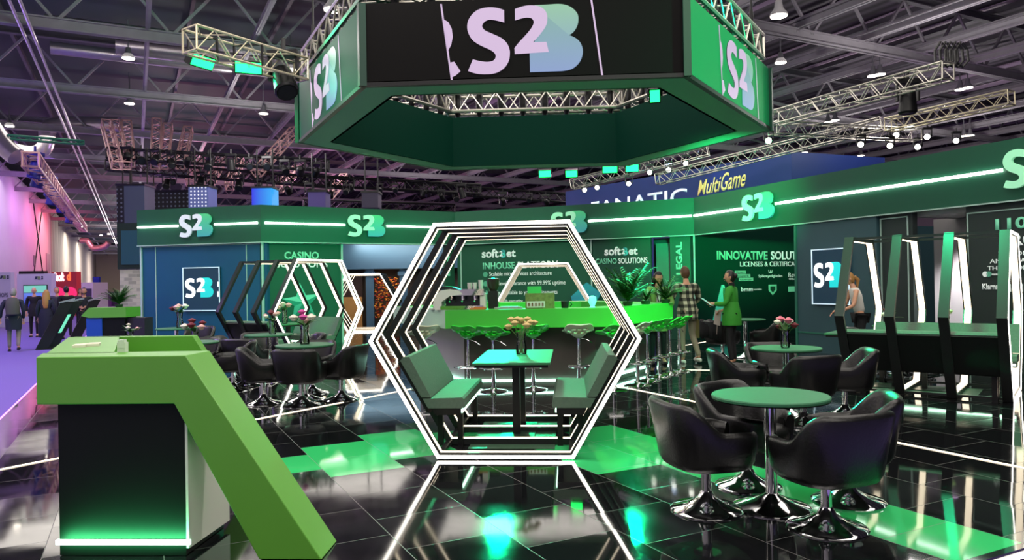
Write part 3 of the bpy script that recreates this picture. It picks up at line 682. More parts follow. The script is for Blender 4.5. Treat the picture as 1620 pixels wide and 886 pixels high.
def moving_head(label, p, tgt, m=BLACKM, k=1., lens=None, group='black stage lights'):
    t = thing('stage_light', label, 'stage light', p, 0, group)
    q = (Vector(tgt)-Vector(p)).to_track_quat('-Z', 'Y').to_matrix().to_4x4()
    b = MB(); b.lathe([(.05, .16), (.09, .12), (.1, 0), (.115, -.14), (.1, -.16)], 12); b.xf(q @ Matrix.Scale(k, 4)); part('lamp_body', b, m, t, True)
    b = MB(); b.lathe([(.085, -.162), (.085, -.166)], 12); b.xf(q @ Matrix.Scale(k, 4)); part('lens', b, lens or mat('lens_off', (28, 32, 40), .15), t)
    b = MB()
    for s in (-1, 1): b.span((s*.13*k, 0, 0), (s*.13*k, 0, .24*k), .02*k, .06*k)
    b.span((-.14*k, 0, .25*k), (.14*k, 0, .25*k), .1*k, .06*k); b.tube([(0, 0, .25*k), (0, 0, .4*k)], .02*k, 6); part('yoke', b, m, t)
    return t
moving_head('black moving head light hanging left of the sign ring, pointing down', atd(449, 128, 11.8), atd(470, 200, 11.3), k=1.7)
SPOTW = mat('spot_lens', (255, 250, 240), .3, emit=8)
for i, (x, y, d) in enumerate(((1216, 222, 20), (1362, 228, 21), (1408, 230, 21.4), (1452, 232, 22), (1418, 213, 21.6), (1467, 216, 22), (1513, 222, 22.6), (1085, 258, 24.6), (1058, 268, 25), (1028, 272, 25.4), (995, 290, 26), (945, 296, 26.6), (925, 300, 27))):
    moving_head('black and white stage spotlight on the trusses right of the hanging sign', atd(x, y, d), atd(x+random.uniform(-25, 10), y+40, d-6), k=.95, lens=SPOTW, group='spotlights on the right hand trusses')
moving_head('black cylindrical speaker pod hanging in front of the long right hand truss', atd(1436, 160, 15), atd(1436, 260, 15), k=1.6)
b = MB()
for k in range(5): b.tube([atd(1488+8*k, 66, 14)]+[atd(1488+8*k+dx, yy, 14) for dx, yy in ((-9, 80), (-8, 98), (3, 106), (12, 96), (10, 78), (2, 68))], .022, 6)
tag(part('cable_coil', b, BLACKP), 'bundle of coiled black cables on the long right hand truss', 'cable')
# black rigs across the middle of the hall
for i, (y0, y1, xa, xb, d, lab) in enumerate(((243, 262, 172, 520, 30, 'black lighting truss in front of the pink lit roof, upper one left of the sign'), (262, 292, 170, 560, 32, 'second black truss under the pink lit roof, left of the sign'), (283, 300, 440, 760, 33, 'black truss low over the fascia, below the left corner of the sign'), (296, 316, 640, 930, 36, 'black truss low over the fascia, below the middle of the sign'), (322, 330, 480, 720, 40, 'farthest black truss right above the back fascia'))):
    truss(lab, atd(xa, y0, d), atd(xb, y1, d+1), .42, BLACKM, .04, .42)
n = 0
for (xa, ya, xb, yb, d, cnt) in ((180, 250, 515, 270, 29.6, 12), (240, 284, 560, 306, 31.6, 11), (470, 292, 750, 308, 33, 8), (660, 305, 925, 320, 36, 7)):
    for i in range(cnt):
        f = (i+.5)/cnt+random.uniform(-.03, .03); x = xa+(xb-xa)*f; y = ya+(yb-ya)*f+random.uniform(-3, 6)
        moving_head('small black stage light on the dark trusses behind the hanging sign', atd(x, y, d), atd(x+random.uniform(-30, 30), y+50, d+random.uniform(-5, 5)), k=random.uniform(1.0, 1.6), group='stage lights on the dark trusses')
LADDER = mat('truss_pink_lit', (216, 170, 170), .35, metal=.4)  # pink light on the trusses put into their base colour
for i, (x0, y0, x1, y1, d) in enumerate(((168, 195, 186, 262, 31), (181, 195, 200, 262, 31.5), (200, 196, 206, 258, 32), (248, 192, 246, 262, 33), (266, 200, 258, 262, 33.5), (298, 205, 284, 262, 34), (466, 206, 405, 275, 34), (318, 248, 300, 290, 38), (352, 250, 330, 292, 38), (380, 252, 362, 296, 38), (470, 268, 440, 300, 38), (545, 280, 520, 310, 39))):
    truss('slanting pink lit ladder truss hanging under the roof left of the sign', atd(x0, y0, d), atd(x1, y1, d-2), .36, LADDER, .03, .3, group='pink lit hanging trusses')
truss('long truss with lamps over the violet aisle, left of the twin conduit', atd(48, 252, 26), atd(132, 362, 62), .5, LADDER, .045, .6)
for x, y, d in ((56, 268, 28), (60, 284, 31), (80, 300, 36), (82, 314, 39), (97, 328, 44), (110, 345, 50)):
    moving_head('blue lit stage light on the truss over the violet aisle', atd(x, y, d), atd(x-10, y+50, d), mat('lamp_blue', (40, 45, 140), .4), k=2.2, group='stage lights over the aisle')
truss('green rail crossing under the bent silver duct', atd(12, 217, 30), atd(132, 226, 32), .16, mat('rail_green', (60, 140, 110), .4), .04, .4)
# roof lamps
def lamp(p, k=1.):
    t = thing('roof_lamp', 'round white high bay lamp glowing under the dark hall roof', 'ceiling lamp', p, 0, 'high bay lamps in the roof')
    b = MB(); b.lathe([(.07*k, .3*k), (.1*k, .12*k), (.19*k, .0), (.2*k, -.04*k)], 14); part('shade', b, STEELD, t, True)
    b = MB(); b.lathe([(.18*k, -.042*k), (.18*k, -.06*k)], 14); part('diffuser', b, mat('lamp_white', (255, 245, 228), .4, emit=14), t)
    b = MB(); b.tube([(0, 0, .28*k), (0, 0, 1.2)], .02, 6); part('stem', b, STEELD, t)
    return t
lamp0 = lamp(atz(203, 90, 8.9))
for x, y in ((205, 162), (417, 178), (15, 198), (70, 272), (98, 309), (131, 358), (128, 366), (160, 372), (172, 370), (180, 376), (1381, 118), (1392, 116), (1519, 140), (1531, 137), (1310, 192), (1321, 189), (1430, 201), (1440, 199), (1525, 214), (1535, 213), (1273, 240), (1362, 245), (1235, 97), (526, 12), (460, 108), (1232, 22), (1120, 40)):
    z = 8.9 if y > 60 else 7.4
    dup(lamp0, atz(x, y, z))

# blue exhibitor wall behind, with its two logos
p0, p1 = hall(17.0, 18.5), hall(38, 18.5)
b = MB(); 
pa, pb, pc = atd(1252, 240, 23.5), atd(895, 325, 33), atd(1400, 264, 25)
ex = thing('exhibitor_sign', 'dark blue exhibitor wall with white and gold lettering above the green fascia', 'sign', (pa.x, pa.y, 0))
NAVY = mat('navy_blue', (22, 48, 118), .5, noise=.3, nscale=.4)
for q0, q1, nm in ((pb, pa, 'panel'), (pa, pc, 'panel')):
    q0 = Vector((q0.x, q0.y, 0)); q1 = Vector((q1.x, q1.y, 0)); sg = Seg(q0, q1); zt = pa.z if nm == 'panel' else 5
    b = MB(); sg.slab(b, 0, sg.L, .2, zt, -.3, 0); b.xf(Matrix.Translation((-pa.x, -pa.y, 0))); part(nm, b, NAVY, ex)
sg = Seg(Vector((pb.x, pb.y, 0)), Vector((pa.x, pa.y, 0)))
def on_seg(seg, x, y):
    r = ray(x, y); t = (seg.a.dot(seg.n))/(r[0]*seg.n.x+r[1]*seg.n.y); p = Vector((r[0]*t, r[1]*t, 0)); return (p-seg.a).dot(seg.d), r[2]*t+CAMH
ta, za = on_seg(sg, 966, 325); tb, zb = on_seg(sg, 1088, 318)
_, zt_ = on_seg(sg, 1075, 298)
inv = Matrix.Translation((-pa.x, -pa.y, 0))
text('FANATIC', inv @ sg.fr(ta-1.2, zb-.1, .02), zt_-zb+.1, mat('letter_white', (220, 225, 240), .5, emit=.6), tb-ta+1.2, ex, name='letter', bold=.01)
GOLD = mat('letter_gold', (225, 205, 120), .4, emit=.4)
tc_, zc_ = on_seg(sg, 1104, 305); td_, zd_ = on_seg(sg, 1180, 292)
fr_ = sg.fr(tc_, zc_-.1, .02)
fr_ = fr_ @ Matrix(((1, .25, 0, 0), (.05, 1, 0, 0), (0, 0, 1, 0), (0, 0, 0, 1)))
text('Multi', inv @ fr_, .55, GOLD, (td_-tc_)*.46, ex, name='letter', bold=.01)
text('Game', inv @ fr_ @ Matrix.Translation(((td_-tc_)*.48, 0, 0)), .62, GOLD, (td_-tc_)*.5, ex, name='letter', bold=.01)
for x in (1000, 1045, 1090, 1140):
    p = atd(x, 290-(x-1000)*.15, 26)
    light('SPOT', 'sign_washer', p-sg.n*-1.2+Vector((0, 0, .6)), 60, (.25, .45, 1), p-Vector((0, 0, 1.2)), size=.1, spot=60)

# hanging LED columns behind the left fascia
def dots(name, base, dot, emit, scale):
    m = bpy.data.materials.new(name); m.use_nodes = True; nt = m.node_tree; b = nt.nodes['Principled BSDF']
    tc = nt.nodes.new('ShaderNodeTexCoord'); v = nt.nodes.new('ShaderNodeTexVoronoi'); v.inputs['Scale'].default_value = scale; v.inputs['Randomness'].default_value = 0
    nt.links.new(tc.outputs['Object'], v.inputs['Vector']); c = nt.nodes.new('ShaderNodeMath'); c.operation = 'LESS_THAN'; c.inputs[1].default_value = .22
    nt.links.new(v.outputs['Distance'], c.inputs[0]); mx = nt.nodes.new('ShaderNodeMix'); mx.data_type = 'RGBA'; mx.inputs[6].default_value = lin(base); mx.inputs[7].default_value = lin(dot)
    nt.links.new(c.outputs[0], mx.inputs[0]); nt.links.new(mx.outputs[2], b.inputs['Base Color']); nt.links.new(mx.outputs[2], b.inputs['Emission Color']); b.inputs['Emission Strength'].default_value = emit
    b.inputs['Roughness'].default_value = .6; return m
DOTK = dots('led_net_black', (14, 14, 18), (90, 95, 110), .3, 5.5)
DOTB = dots('led_net_blue', (70, 80, 130), (235, 240, 255), .55, 7)
def hang(label, x0, y0, x1, y1, d, m, dep=.9):
    a, c = atd(x0, y0, d), atd(x1, y1, d); cx = (a+c)/2
    t = thing('hanging_screen', label, 'screen', cx, R(4), 'hanging led screens'); w = abs(c.x-a.x); h = abs(a.z-c.z)
    b = MB(); b.box((0, dep/2, 0), (w, dep, h)); part('panel', b, m, t)
    b = MB(); b.box((0, dep/2, h/2+.04), (w+.06, dep+.06, .08)); 
    for s in (-1, 1): b.tube([(s*w*.4, dep/2, h/2), (s*w*.4, dep/2, h/2+1.6)], .03, 6)
    part('hanger', b, BLACKM, t); return t
hang('tall black dotted screen column beside the left end of the fascia', 184, 294, 200, 362, 30, DOTK)
hang('grey tall screen column with light dots, left end of the fascia', 196, 294, 229, 362, 29.5, mat('screen_slate', (62, 70, 92), .5, emit=.12))
hang('wide dark dotted screen between the grey column and the blue dotted one', 229, 304, 300, 348, 33, DOTK)
hang('blue grey dotted screen cube above the left fascia', 298, 296, 330, 332, 29, DOTB)
hang('glowing bright blue screen cube above the left fascia', 398, 298, 430, 328, 29, grad_mat('screen_blue', (20, 30, 235), (0, 170, 255), .9, 0))
hang('dim violet screen cube above the fascia, right of the blue one', 487, 304, 515, 328, 29, mat('screen_violet', (62, 50, 110), .5, emit=.25))
hang('darkest screen cube above the fascia, beside the violet one', 572, 305, 598, 328, 29, mat('screen_plum', (44, 38, 62), .5, emit=.15))

# ================================================================== HEXAGON SEAT PODS
def hexpt(r, k): a = R(60*k); return Vector((r*math.cos(a), 0, r*math.sin(a)))
def hexring(b, ro, ri, y0, y1, zc):
    for k in range(6):
        q = [hexpt(ro, k), hexpt(ro, k+1), hexpt(ri, k+1), hexpt(ri, k)]
        vs = [(v.x, y0, v.z+zc) for v in q]+[(v.x, y1, v.z+zc) for v in q]
        b.add(vs, [(0, 1, 2, 3), (7, 6, 5, 4), (0, 4, 5, 1), (2, 6, 7, 3)])
    return b
def pod(label, loc, az, s=.58, RR=1.19, n=4, furnish=True, group='hexagon seat pods', front=True, led=.08, bench0=.42):
    t = thing('seat_pod', label, 'seat pod', loc, -R(az), group)
    zc = RR*.866+.004; dp = .11; ri = RR-.062
    for k in range(n):
        b = MB(); hexring(b, RR, ri, k*s, k*s+dp, zc); f = part('frame', b, BLACKF, t)
        b = MB(); hexring(b, ri+.002, ri-.003, k*s+(dp-led)/2, k*s+(dp+led)/2, zc); part('led_strip', b, LEDIN, f)
        if k == 0 and front:
            b = MB(); hexring(b, RR-.006, RR-.040, -.008, .002, zc); part('led_strip', b, LED, f)
    b = MB(); L = (n-1)*s
    for k in (1, 2):
        b = MB(); v = hexpt(RR-.03, k); b.span((v.x, dp, v.z+zc), (v.x, L, v.z+zc), .05, .03); part('rail', b, BLACKF, t)
    for k in (4, 5):
        b = MB(); v = hexpt(RR-.04, k); b.span((v.x, dp, v.z+zc), (v.x, L, v.z+zc), .05, .03); part('rail', b, BLACKF, t)
    if not furnish: return t
    for sg in (-1, 1):
        y0, y1 = bench0, L+.06
        b = MB(); b.prism([(.40, .40), (.41, .375), (.75, .375), (.80, .465), (.43, .475), (.41, .46)], lambda a, c, q: Vector((sg*a, y0+(y1-y0)*q, c))); part('seat_cushion', b, UPH, t)
        b = MB(); b.prism([(.72, .475), (.81, .475), (1.005, .82), (.98, .85), (.92, .855)], lambda a, c, q: Vector((sg*a, y0+(y1-y0)*q, c))); part('back_cushion', b, UPH, t)
        b = MB(); b.prism([(.44, .31), (.69, .31), (.72, .372), (.44, .372)], lambda a, c, q: Vector((sg*a, y0+.01+(y1-y0-.02)*q, c))); part('seat_frame', b, BLACKM, t)
        b = MB(); b.prism([(.735, .33), (.76, .33), (1.03, .80), (1.0, .81)], lambda a, c, q: Vector((sg*a, y0+.01+(y1-y0-.02)*q, c))); part('back_board', b, BLACKM, t)
        for y in (y0+.16, y1-.16):
            for x in (.47, .66):
                b = MB(); b.box((sg*x, y, .155), (.05, .06, .31)); part('leg', b, BLACKM, t)
        b = MB(); b.span((sg*.435, y0+.02, .345), (sg*.435, y1-.02, .345), .012, .03); part('led_strip', b, LEDG, t)
    return t
P1 = pod('large lit hexagon tunnel with two benches, nearest, in the middle of the floor', (-.42, 6.38, 0), 1.5, led=.055)
P2 = pod('lit hexagon tunnel seen from its dark side at the right edge, before the doorway', (4.418+3*.581*.82-.03, 10.593-3*.581*.572, 0), -55.1, .581, bench0=.02)
P3 = pod('lit hexagon tunnel turned to the right, before the casino wall at left', (-4.63, 14.68, 0), -60, .55)
P4 = pod('lit hexagon tunnel far behind the bar, only its top showing over the counter', (-.17, 16.6, 0), 0, .58, 1.13, led=.04)
P5 = pod('small lit hexagon tunnel beyond the passage, between two larger lit hexagons', (-6.1, 23.8, 0), -6, .5, 1.1, furnish=False)
# table, mat and vase of the pods
def pod_table(label, loc, az, lo=.78, hi=2.2):
    t = thing('pod_table', label, 'table', loc, -R(az), 'tables inside the hexagon pods')
    b = MB(); b.box((0, (lo+hi)/2, .74), (.76, hi-lo, .022)); part('table_top', b, TOPG, t)
    b = MB(); b.box((0, (lo+hi)/2, .715), (.72, hi-lo-.04, .03)); part('top_frame', b, BLACKM, t)
    for y in (lo+.25, lo+.62):
        b = MB(); b.box((.03 if y < lo+.4 else .06, y, .355), (.075, .06, .69)); part('leg', b, BLACKM, t)
    b = MB(); b.box((.04, lo+.42, .012), (.34, .9, .012)); part('base_plate', b, mat('plate_dark', (44, 58, 48), .3, metal=.3), t)
    return t
pod_table('rectangular green topped table inside the nearest lit hexagon', (-.42, 6.38, 0), 1.5)
pod_table('rectangular table inside the hexagon tunnel at the right edge', tuple(P2.location), -55.1)
pod_table('rectangular table inside the hexagon tunnel before the casino wall', tuple(P3.location), -60)
def mat_rug(label, loc, az):
    b = MB(); b.box((.02, 1.2, .004), (.8, 1.6, .006)); o = part('floor_mat', b, mat('mat_green', (52, 78, 60), .5, noise=.1, nscale=6)); o.location = loc; o.rotation_euler.z = -R(az); return tag(o, label, 'mat', 'floor mats of the pods')
mat_rug('dark green mat on the floor inside the nearest lit hexagon', (-.42, 6.38, 0), 1.5)
mat_rug('dark green mat inside the hexagon tunnel at the right edge', tuple(P2.location), -55.1)

# ================================================================== BAR
BC_ = Vector((-.33, 12.55, 0)); bar = thing('bar_counter', 'hexagonal bar counter with a bright green top band over a dark body', 'bar', BC_)
to, ti, bo, bi = hexv(2.37), hexv(1.8), hexv(1.93), hexv(1.72)
for k in range(6):
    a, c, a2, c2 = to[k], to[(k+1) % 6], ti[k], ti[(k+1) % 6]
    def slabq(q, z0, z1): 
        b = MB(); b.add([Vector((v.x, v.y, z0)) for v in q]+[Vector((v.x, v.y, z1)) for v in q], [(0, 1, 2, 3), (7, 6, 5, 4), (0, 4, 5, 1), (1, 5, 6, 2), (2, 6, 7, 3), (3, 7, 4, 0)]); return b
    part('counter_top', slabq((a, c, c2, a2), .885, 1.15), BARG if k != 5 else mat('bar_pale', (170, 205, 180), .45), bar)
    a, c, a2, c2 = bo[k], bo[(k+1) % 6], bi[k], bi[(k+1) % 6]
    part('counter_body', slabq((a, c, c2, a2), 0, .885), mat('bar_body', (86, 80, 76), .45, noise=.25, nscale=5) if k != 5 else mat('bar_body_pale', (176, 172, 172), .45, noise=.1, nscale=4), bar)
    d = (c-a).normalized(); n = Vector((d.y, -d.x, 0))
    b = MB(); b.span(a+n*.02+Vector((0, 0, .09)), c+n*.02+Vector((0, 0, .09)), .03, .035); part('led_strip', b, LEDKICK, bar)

# bar stools
def stool_seat_mesh(m):
    bm = bmesh.new(); N = 16; g = {}
    for i in range(N+1):
        for j in range(N+1):
            u, v = -1+2*i/N, -1+2*j/N                      # v: -1 front edge ... 1 back edge
            k = (abs(u)**4+abs(v)**4)**.25 / max(abs(u), abs(v), 1e-6) if (u or v) else 1
            uu, vv = (u/k if k else u), (v/k if k else v)
            x, y = uu*.215*(1-.08*vv), -vv*.19
            z = .80+.05*uu*uu+(.13*max(0, vv)**1.8)-.02*max(0, -vv)**2
            g[i, j] = bm.verts.new((x, y, z))
    for i in range(N):
        for j in range(N):
            hole = False
            for r_, (vc, us) in enumerate(((13, (4, 7.5, 11)), (10.5, (2.7, 5.7, 9.3, 12.3)), (8, (4, 7.5, 11)))):
                for uc in us:
                    if abs(i-uc) < 1.1 and abs(j-vc) < .9: hole = True
            if not hole: bm.faces.new((g[i, j], g[i+1, j], g[i+1, j+1], g[i, j+1]))
    bmesh.ops.recalc_face_normals(bm, faces=bm.faces)
    bmesh.ops.solidify(bm, geom=bm.faces[:], thickness=.018)
    me = bpy.data.meshes.new('seat'); bm.to_mesh(me); bm.free(); me.materials.append(m)
    me.polygons.foreach_set('use_smooth', [True]*len(me.polygons)); me.set_sharp_from_angle(angle=R(50)); return me
def stool(label, loc, rz, m, group='bar stools around the counter'):
    t = thing('bar_stool', label, 'bar stool', loc, rz, group)
    link('seat', stool_seat_mesh(m), t)
    b = MB(); b.lathe([(.02, .72), (.1, .768), (.12, .792)], 12); part('seat_mount', b, m, t, True)
    b = MB(); b.tube([(0, 0, .03), (0, 0, .45)], .03, 12); b.tube([(0, 0, .45), (0, 0, .76)], .022, 12); part('column', b, CHROME, t, True)
    b = MB(); b.lathe([(.205, 0), (.205, .008), (.17, .02), (.05, .035), (.035, .05)], 28); part('base', b, CHROME, t, True)
    b = MB(); b.tube([(.03, 0, .33), (.15, .03, .33), (.16, -.12, .33), (0, -.2, .33), (-.16, -.12, .33), (-.15, .03, .33), (-.03, 0, .33)], .012, 8); part('footrest', b, CHROME, t, True)
    b = MB(); b.tube([(.02, 0, .73), (.12, 0, .70), (.2, 0, .65)], .006, 6); part('lever', b, CHROME, t)
    return t
ST = [(-1.86, 10.7, 30, CREAM, 'cream bar stool at the pale left corner of the bar'),
      (-1.2, 10.56, -25, GREENP, 'green bar stool first from the left along the bar front, right of the cream one'),
      (-.83, 10.42, -20, GREENP, 'green bar stool on the bar front just left of the cream dried flowers'),
      (-.27, 10.56, 25, GREENP, 'green bar stool on the bar front just right of the cream dried flowers'),
      (.38, 10.56, 5, CREAM, 'pale perforated bar stool standing alone in the middle of the bar front'),
      (.86, 10.4, 30, GREENP, 'green bar stool at the right front corner of the bar, behind the hexagon edge'),
      (1.24, 10.85, 60, CREAM, 'cream bar stool just right of the nearest hexagon on the right side of the bar'),
      (1.44, 11.3, 65, GREENP, 'green bar stool second along the right side of the bar'),
      (1.68, 11.78, 55, GREENP, 'green bar stool third along the right side of the bar'),
      (1.9, 12.1, 70, GREENP, 'green bar stool fourth along the right side of the bar, near the plaid shirt'),
      (2.12, 12.45, 60, GREENP, 'last green bar stool at the right tip of the bar, before the man in plaid')]
for x, y, rz, m, lab in ST: stool(lab, (x, y, 0), R(rz), m)

# ================================================================== TUB CHAIRS AND ROUND TABLES
def shell_mesh():
    b = MB(); NT, rings = 37, []
    def sup(a, r):                                         # rounded square plan
        c, s_ = math.cos(a), math.sin(a); k = (abs(c)**3.2+abs(s_)**3.2)**(-1/3.2); return r*k*c, r*k*s_
    T = R(146)
    def sm(x): x = max(0, min(1, x)); return x*x*(3-2*x)
    cols = []
    for i in range(NT):
        th = -T+2*T*i/(NT-1); a = -math.pi/2+th             # 0 = back (-y)
        f = sm((R(88)-abs(th))/R(46)); ht = .555+.185*f-.02*sm((abs(th)-R(110))/R(36))
        col = []
        for (rr, z) in ((.215, .30), (.262, .315), (.285, .36), (.285+.012+.02*f, (.36+ht)/2), (.30+.045*f, ht-.03), (.292+.045*f, ht-.006), (.275+.042*f, ht+.004), (.255+.04*f, ht-.01), (.245+.034*f, ht-.05), (.238+.012*f, .5), (.225, .43)):
            x, y = sup(a, rr); col.append((x, y*.98, z))
        cols.append(col)
    n = len(cols[0]); vs = [p for c in cols for p in c]; fs = []
    for i in range(NT-1):
        for j in range(n-1): fs.append((i*n+j, (i+1)*n+j, (i+1)*n+j+1, i*n+j+1))
    fs.append(tuple(range(n))); fs.append(tuple((NT-1)*n+j for j in range(n))[::-1])
    b.add(vs, fs)
    return b
def seat_mb():
    b = MB()
    def sup(a, r):
        c, s_ = math.cos(a), math.sin(a); k = (abs(c)**3.2+abs(s_)**3.2)**(-1/3.2); return r*k*c, r*k*s_
    prof = [(.12, .295), (.24, .30), (.262, .33), (.266, .41), (.25, .445), (.2, .46), (.08, .465)]
    n = 32; vs = []; fs = []
    for r_, z in prof:
        for k in range(n): x, y = sup(2*math.pi*k/n, r_); vs.append((x, y*.98+.012, z))
    for i in range(len(prof)-1):
        for k in range(n): fs.append((i*n+k, i*n+(k+1) % n, (i+1)*n+(k+1) % n, (i+1)*n+k))
    fs.append(tuple(range(n))[::-1]); fs.append(tuple((len(prof)-1)*n+k for k in range(n)))
    return b.add(vs, fs)
CH0 = thing('tub_chair', '-', 'chair', (0, 0, 0))
part('shell', shell_mesh(), LEATHER, CH0, True, 50); part('seat', seat_mb(), LEATHER, CH0, True, 50)
b = MB(); b.tube([(0, 0, .05), (0, 0, .3)], .033, 16); b.lathe([(.09, .285), (.09, .298)], 16); part('column', b, CHROME, CH0, True)
b = MB(); b.lathe([(.238, 0), (.24, .008), (.225, .02), (.13, .045), (.06, .085), (.036, .13)], 32); part('base', b, CHROME, CH0, True, 60)
used = [False]
def chair(x, y, az, label, group='black tub chairs at the round tables'):
    if not used[0]:
        used[0] = True; CH0.location = (x, y, 0); CH0.rotation_euler = (0, 0, -R(az)); CH0['label'] = label; CH0['group'] = group; return CH0
    return dup(CH0, (x, y, 0), -R(az), label, group)
def table0():
    t = thing('round_table', '-', 'table', (0, 0, 0))
    b = MB(); b.lathe([(.36, .726), (.378, .730), (.38, .745), (.374, .752), (.0001, .752)], 48); part('table_top', b, TOPG, t, True)
    b = MB(); b.lathe([(.376, .722), (.379, .7255)], 48); part('edge_band', b, BLACKM, t)
    b = MB(); b.tube([(0, 0, .05), (0, 0, .725)], .038, 18); part('column', b, CHROME, t, True)
    b = MB(); b.lathe([(.25, 0), (.252, .01), (.235, .02), (.12, .055), (.05, .09), (.04, .1)], 36); part('base', b, CHROME, t, True, 60)
    return t
TB0 = table0(); tused = [False]
def rtable(x, y, label):
    if not tused[0]:
        tused[0] = True; TB0.location = (x, y, 0); TB0['label'] = label; TB0['group'] = 'round tables with chrome columns'; return TB0
    return dup(TB0, (x, y, 0), 0, label, 'round tables with chrome columns')
rtable(1.45, 5.03, 'nearest round table with a green lit top and chrome column')
chair(1.01, 4.98, 75, 'black tub chair at the left of the nearest round table, seen from its side')
chair(1.43, 5.55, 140, 'black tub chair behind the nearest round table, on its left')
chair(1.66, 4.62, -22, 'black tub chair with its broad back to the camera at the nearest round table')
chair(2.0, 5.16, -75, 'black tub chair at the right of the nearest round table, behind the broad backed one')
rtable(2.62, 8.44, 'round table with the pink and dark red flowers')
chair(2.08, 8.42, 95, 'tub chair left of the round table with pink and dark red flowers')
chair(2.62, 7.9, -18, 'back turned tub chair at the table with pink and dark red flowers')
chair(3.22, 8.35, -80, 'tub chair right of the table with pink and dark red flowers')
chair(2.66, 9.0, 178, 'tub chair behind the table with pink and dark red flowers')
rtable(3.75, 14.55, 'small round table mostly hidden behind the woman in the green jacket')
chair(3.25, 14.3, 60, 'tub chair with a jacket over it, left of the woman in the green jacket')
chair(4.05, 14.25, -65, 'tub chair right behind the woman in the green jacket')
rtable(5.45, 11.95, 'round table beyond the right hand hexagon, its base seen under the bench')
chair(5.0, 12.1, 90, 'tub chair beyond the right hand hexagon, left of the table there')
chair(5.9, 11.9, -80, 'tub chair beyond the right hand hexagon, right of the table there')
rtable(-3.29, 9.71, 'round table with the bright pink and white flowers, nearest on the left side')
chair(-3.2, 9.3, 3, 'tub chair with its back to the camera at the table with bright pink flowers')
chair(-3.78, 9.5, 70, 'tub chair left of the table with bright pink flowers')
chair(-2.82, 9.76, -75, 'tub chair with green sheen, right of the table with bright pink flowers')
chair(-3.4, 10.33, 175, 'tub chair behind the table with bright pink flowers')
rtable(-4.62, 11.86, 'round table with red and white flowers before the left hexagon tunnel')
chair(-5.15, 11.75, 80, 'tub chair left of the table with red and white flowers')
chair(-4.95, 12.35, 150, 'tub chair behind the table with red and white flowers, on its left')
chair(-4.1, 12.1, -120, 'tub chair behind the table with red and white flowers, on its right')
chair(-4.75, 11.3, 10, 'tub chair in front of the table with red and white flowers')
q = atz(303, 541, .75); rtable(q.x, q.y, 'round table right behind the green desk, with dark red flowers')
q4 = q; chair(q.x+.5, q.y+.25, -110, 'brownish lit tub chair just over the right end of the green desk')
chair(q.x-.2, q.y+.6, 170, 'tub chair behind the table with dark red flowers')
rtable(-7.32, 14.09, 'far round table before the teal wall, with pale pink flowers')
chair(-7.2, 14.65, 178, 'tub chair behind the far table before the teal wall')
q6 = atz(206, 538, .75); rtable(q6.x, q6.y, 'round table hidden behind the green desk, under the leafy plant')
# jacket over the chair
b = MB()
P_ = []
for i in range(9):
    for j in range(7):
        u, v = i/8, j/6
        x = -.32+.64*u; prof = [(-.36, .42), (-.355, .58), (-.33, .74), (-.28, .775), (-.22, .75), (-.2, .65), (-.2, .56)][j]
        P_.append((x*(1-.12*v), prof[0]*1.0+.03*math.sin(i*1.7+j), prof[1]+.02*math.sin(2.3*i)-.03*abs(u-.5)))
b.add(P_, [(i*7+j, (i+1)*7+j, (i+1)*7+j+1, i*7+j+1) for i in range(8) for j in range(6)])
me = b.mesh('jacket', mat('jacket_black', (24, 24, 28), .8), True)
o = link('jacket', me); md = o.modifiers.new('s', 'SOLIDIFY'); md.thickness = .03; o.location = (3.25, 14.3, 0); o.rotation_euler.z = -R(60)
tag(o, 'black jacket draped over the chair beside the woman in green', 'jacket')

# ================================================================== FLOWERS
def flower(b, c, r, mi, kind):
    if kind == 'ball':
        b.ball(c, r*.7, 8, 6, mi)
        for k in range(10):
            a = 2*math.pi*k/10; d = Vector((math.cos(a), math.sin(a), .25)); b.ball(Vector(c)+d*r*.55, r*.45, 6, 4, mi, (1, 1, .6))
    else:
        for ring, (n, rr, tilt) in enumerate(((9, 1, .15), (7, .7, .5), (5, .4, .85))):
            for k in range(n):
                a = 2*math.pi*(k+ring*.5)/n; d = Vector((math.cos(a), math.sin(a), tilt)).normalized(); s_ = Vector((-math.sin(a), math.cos(a), 0))
                p = Vector(c); b.add([p, p+d*r*rr*.6+s_*r*.28*rr, p+d*r*rr, p+d*r*rr*.6-s_*r*.28*rr], [(0, 1, 2, 3)], mi)
        b.ball(Vector(c)+Vector((0, 0, r*.2)), r*.25, 6, 4, mi)
LEAF = mat('leaf_green', (60, 110, 50), .5, noise=.3, nscale=30)
STEM = mat('stem_green', (90, 130, 60), .5)
def leafblade(b, p, d, L, w, droop=.4, n=5, mi=0):
    p = Vector(p); d = Vector(d).normalized(); sd = d.cross(Vector((0, 0, 1)))
    if sd.length < .05: sd = Vector((1, 0, 0))
    sd.normalize(); vs = []; q = p.copy(); dd = d.copy()
    for i in range(n+1):
        t = i/n; ww = w*math.sin(math.pi*min(1, t*.85+.12))
        vs += [q+sd*ww, q-sd*ww+Vector((0, 0, .002))]
        q = q+dd*(L/n); dd = (dd+Vector((0, 0, -droop/n))).normalized()
    b.add(vs, [(2*i, 2*i+1, 2*i+3, 2*i+2) for i in range(n)], mi)
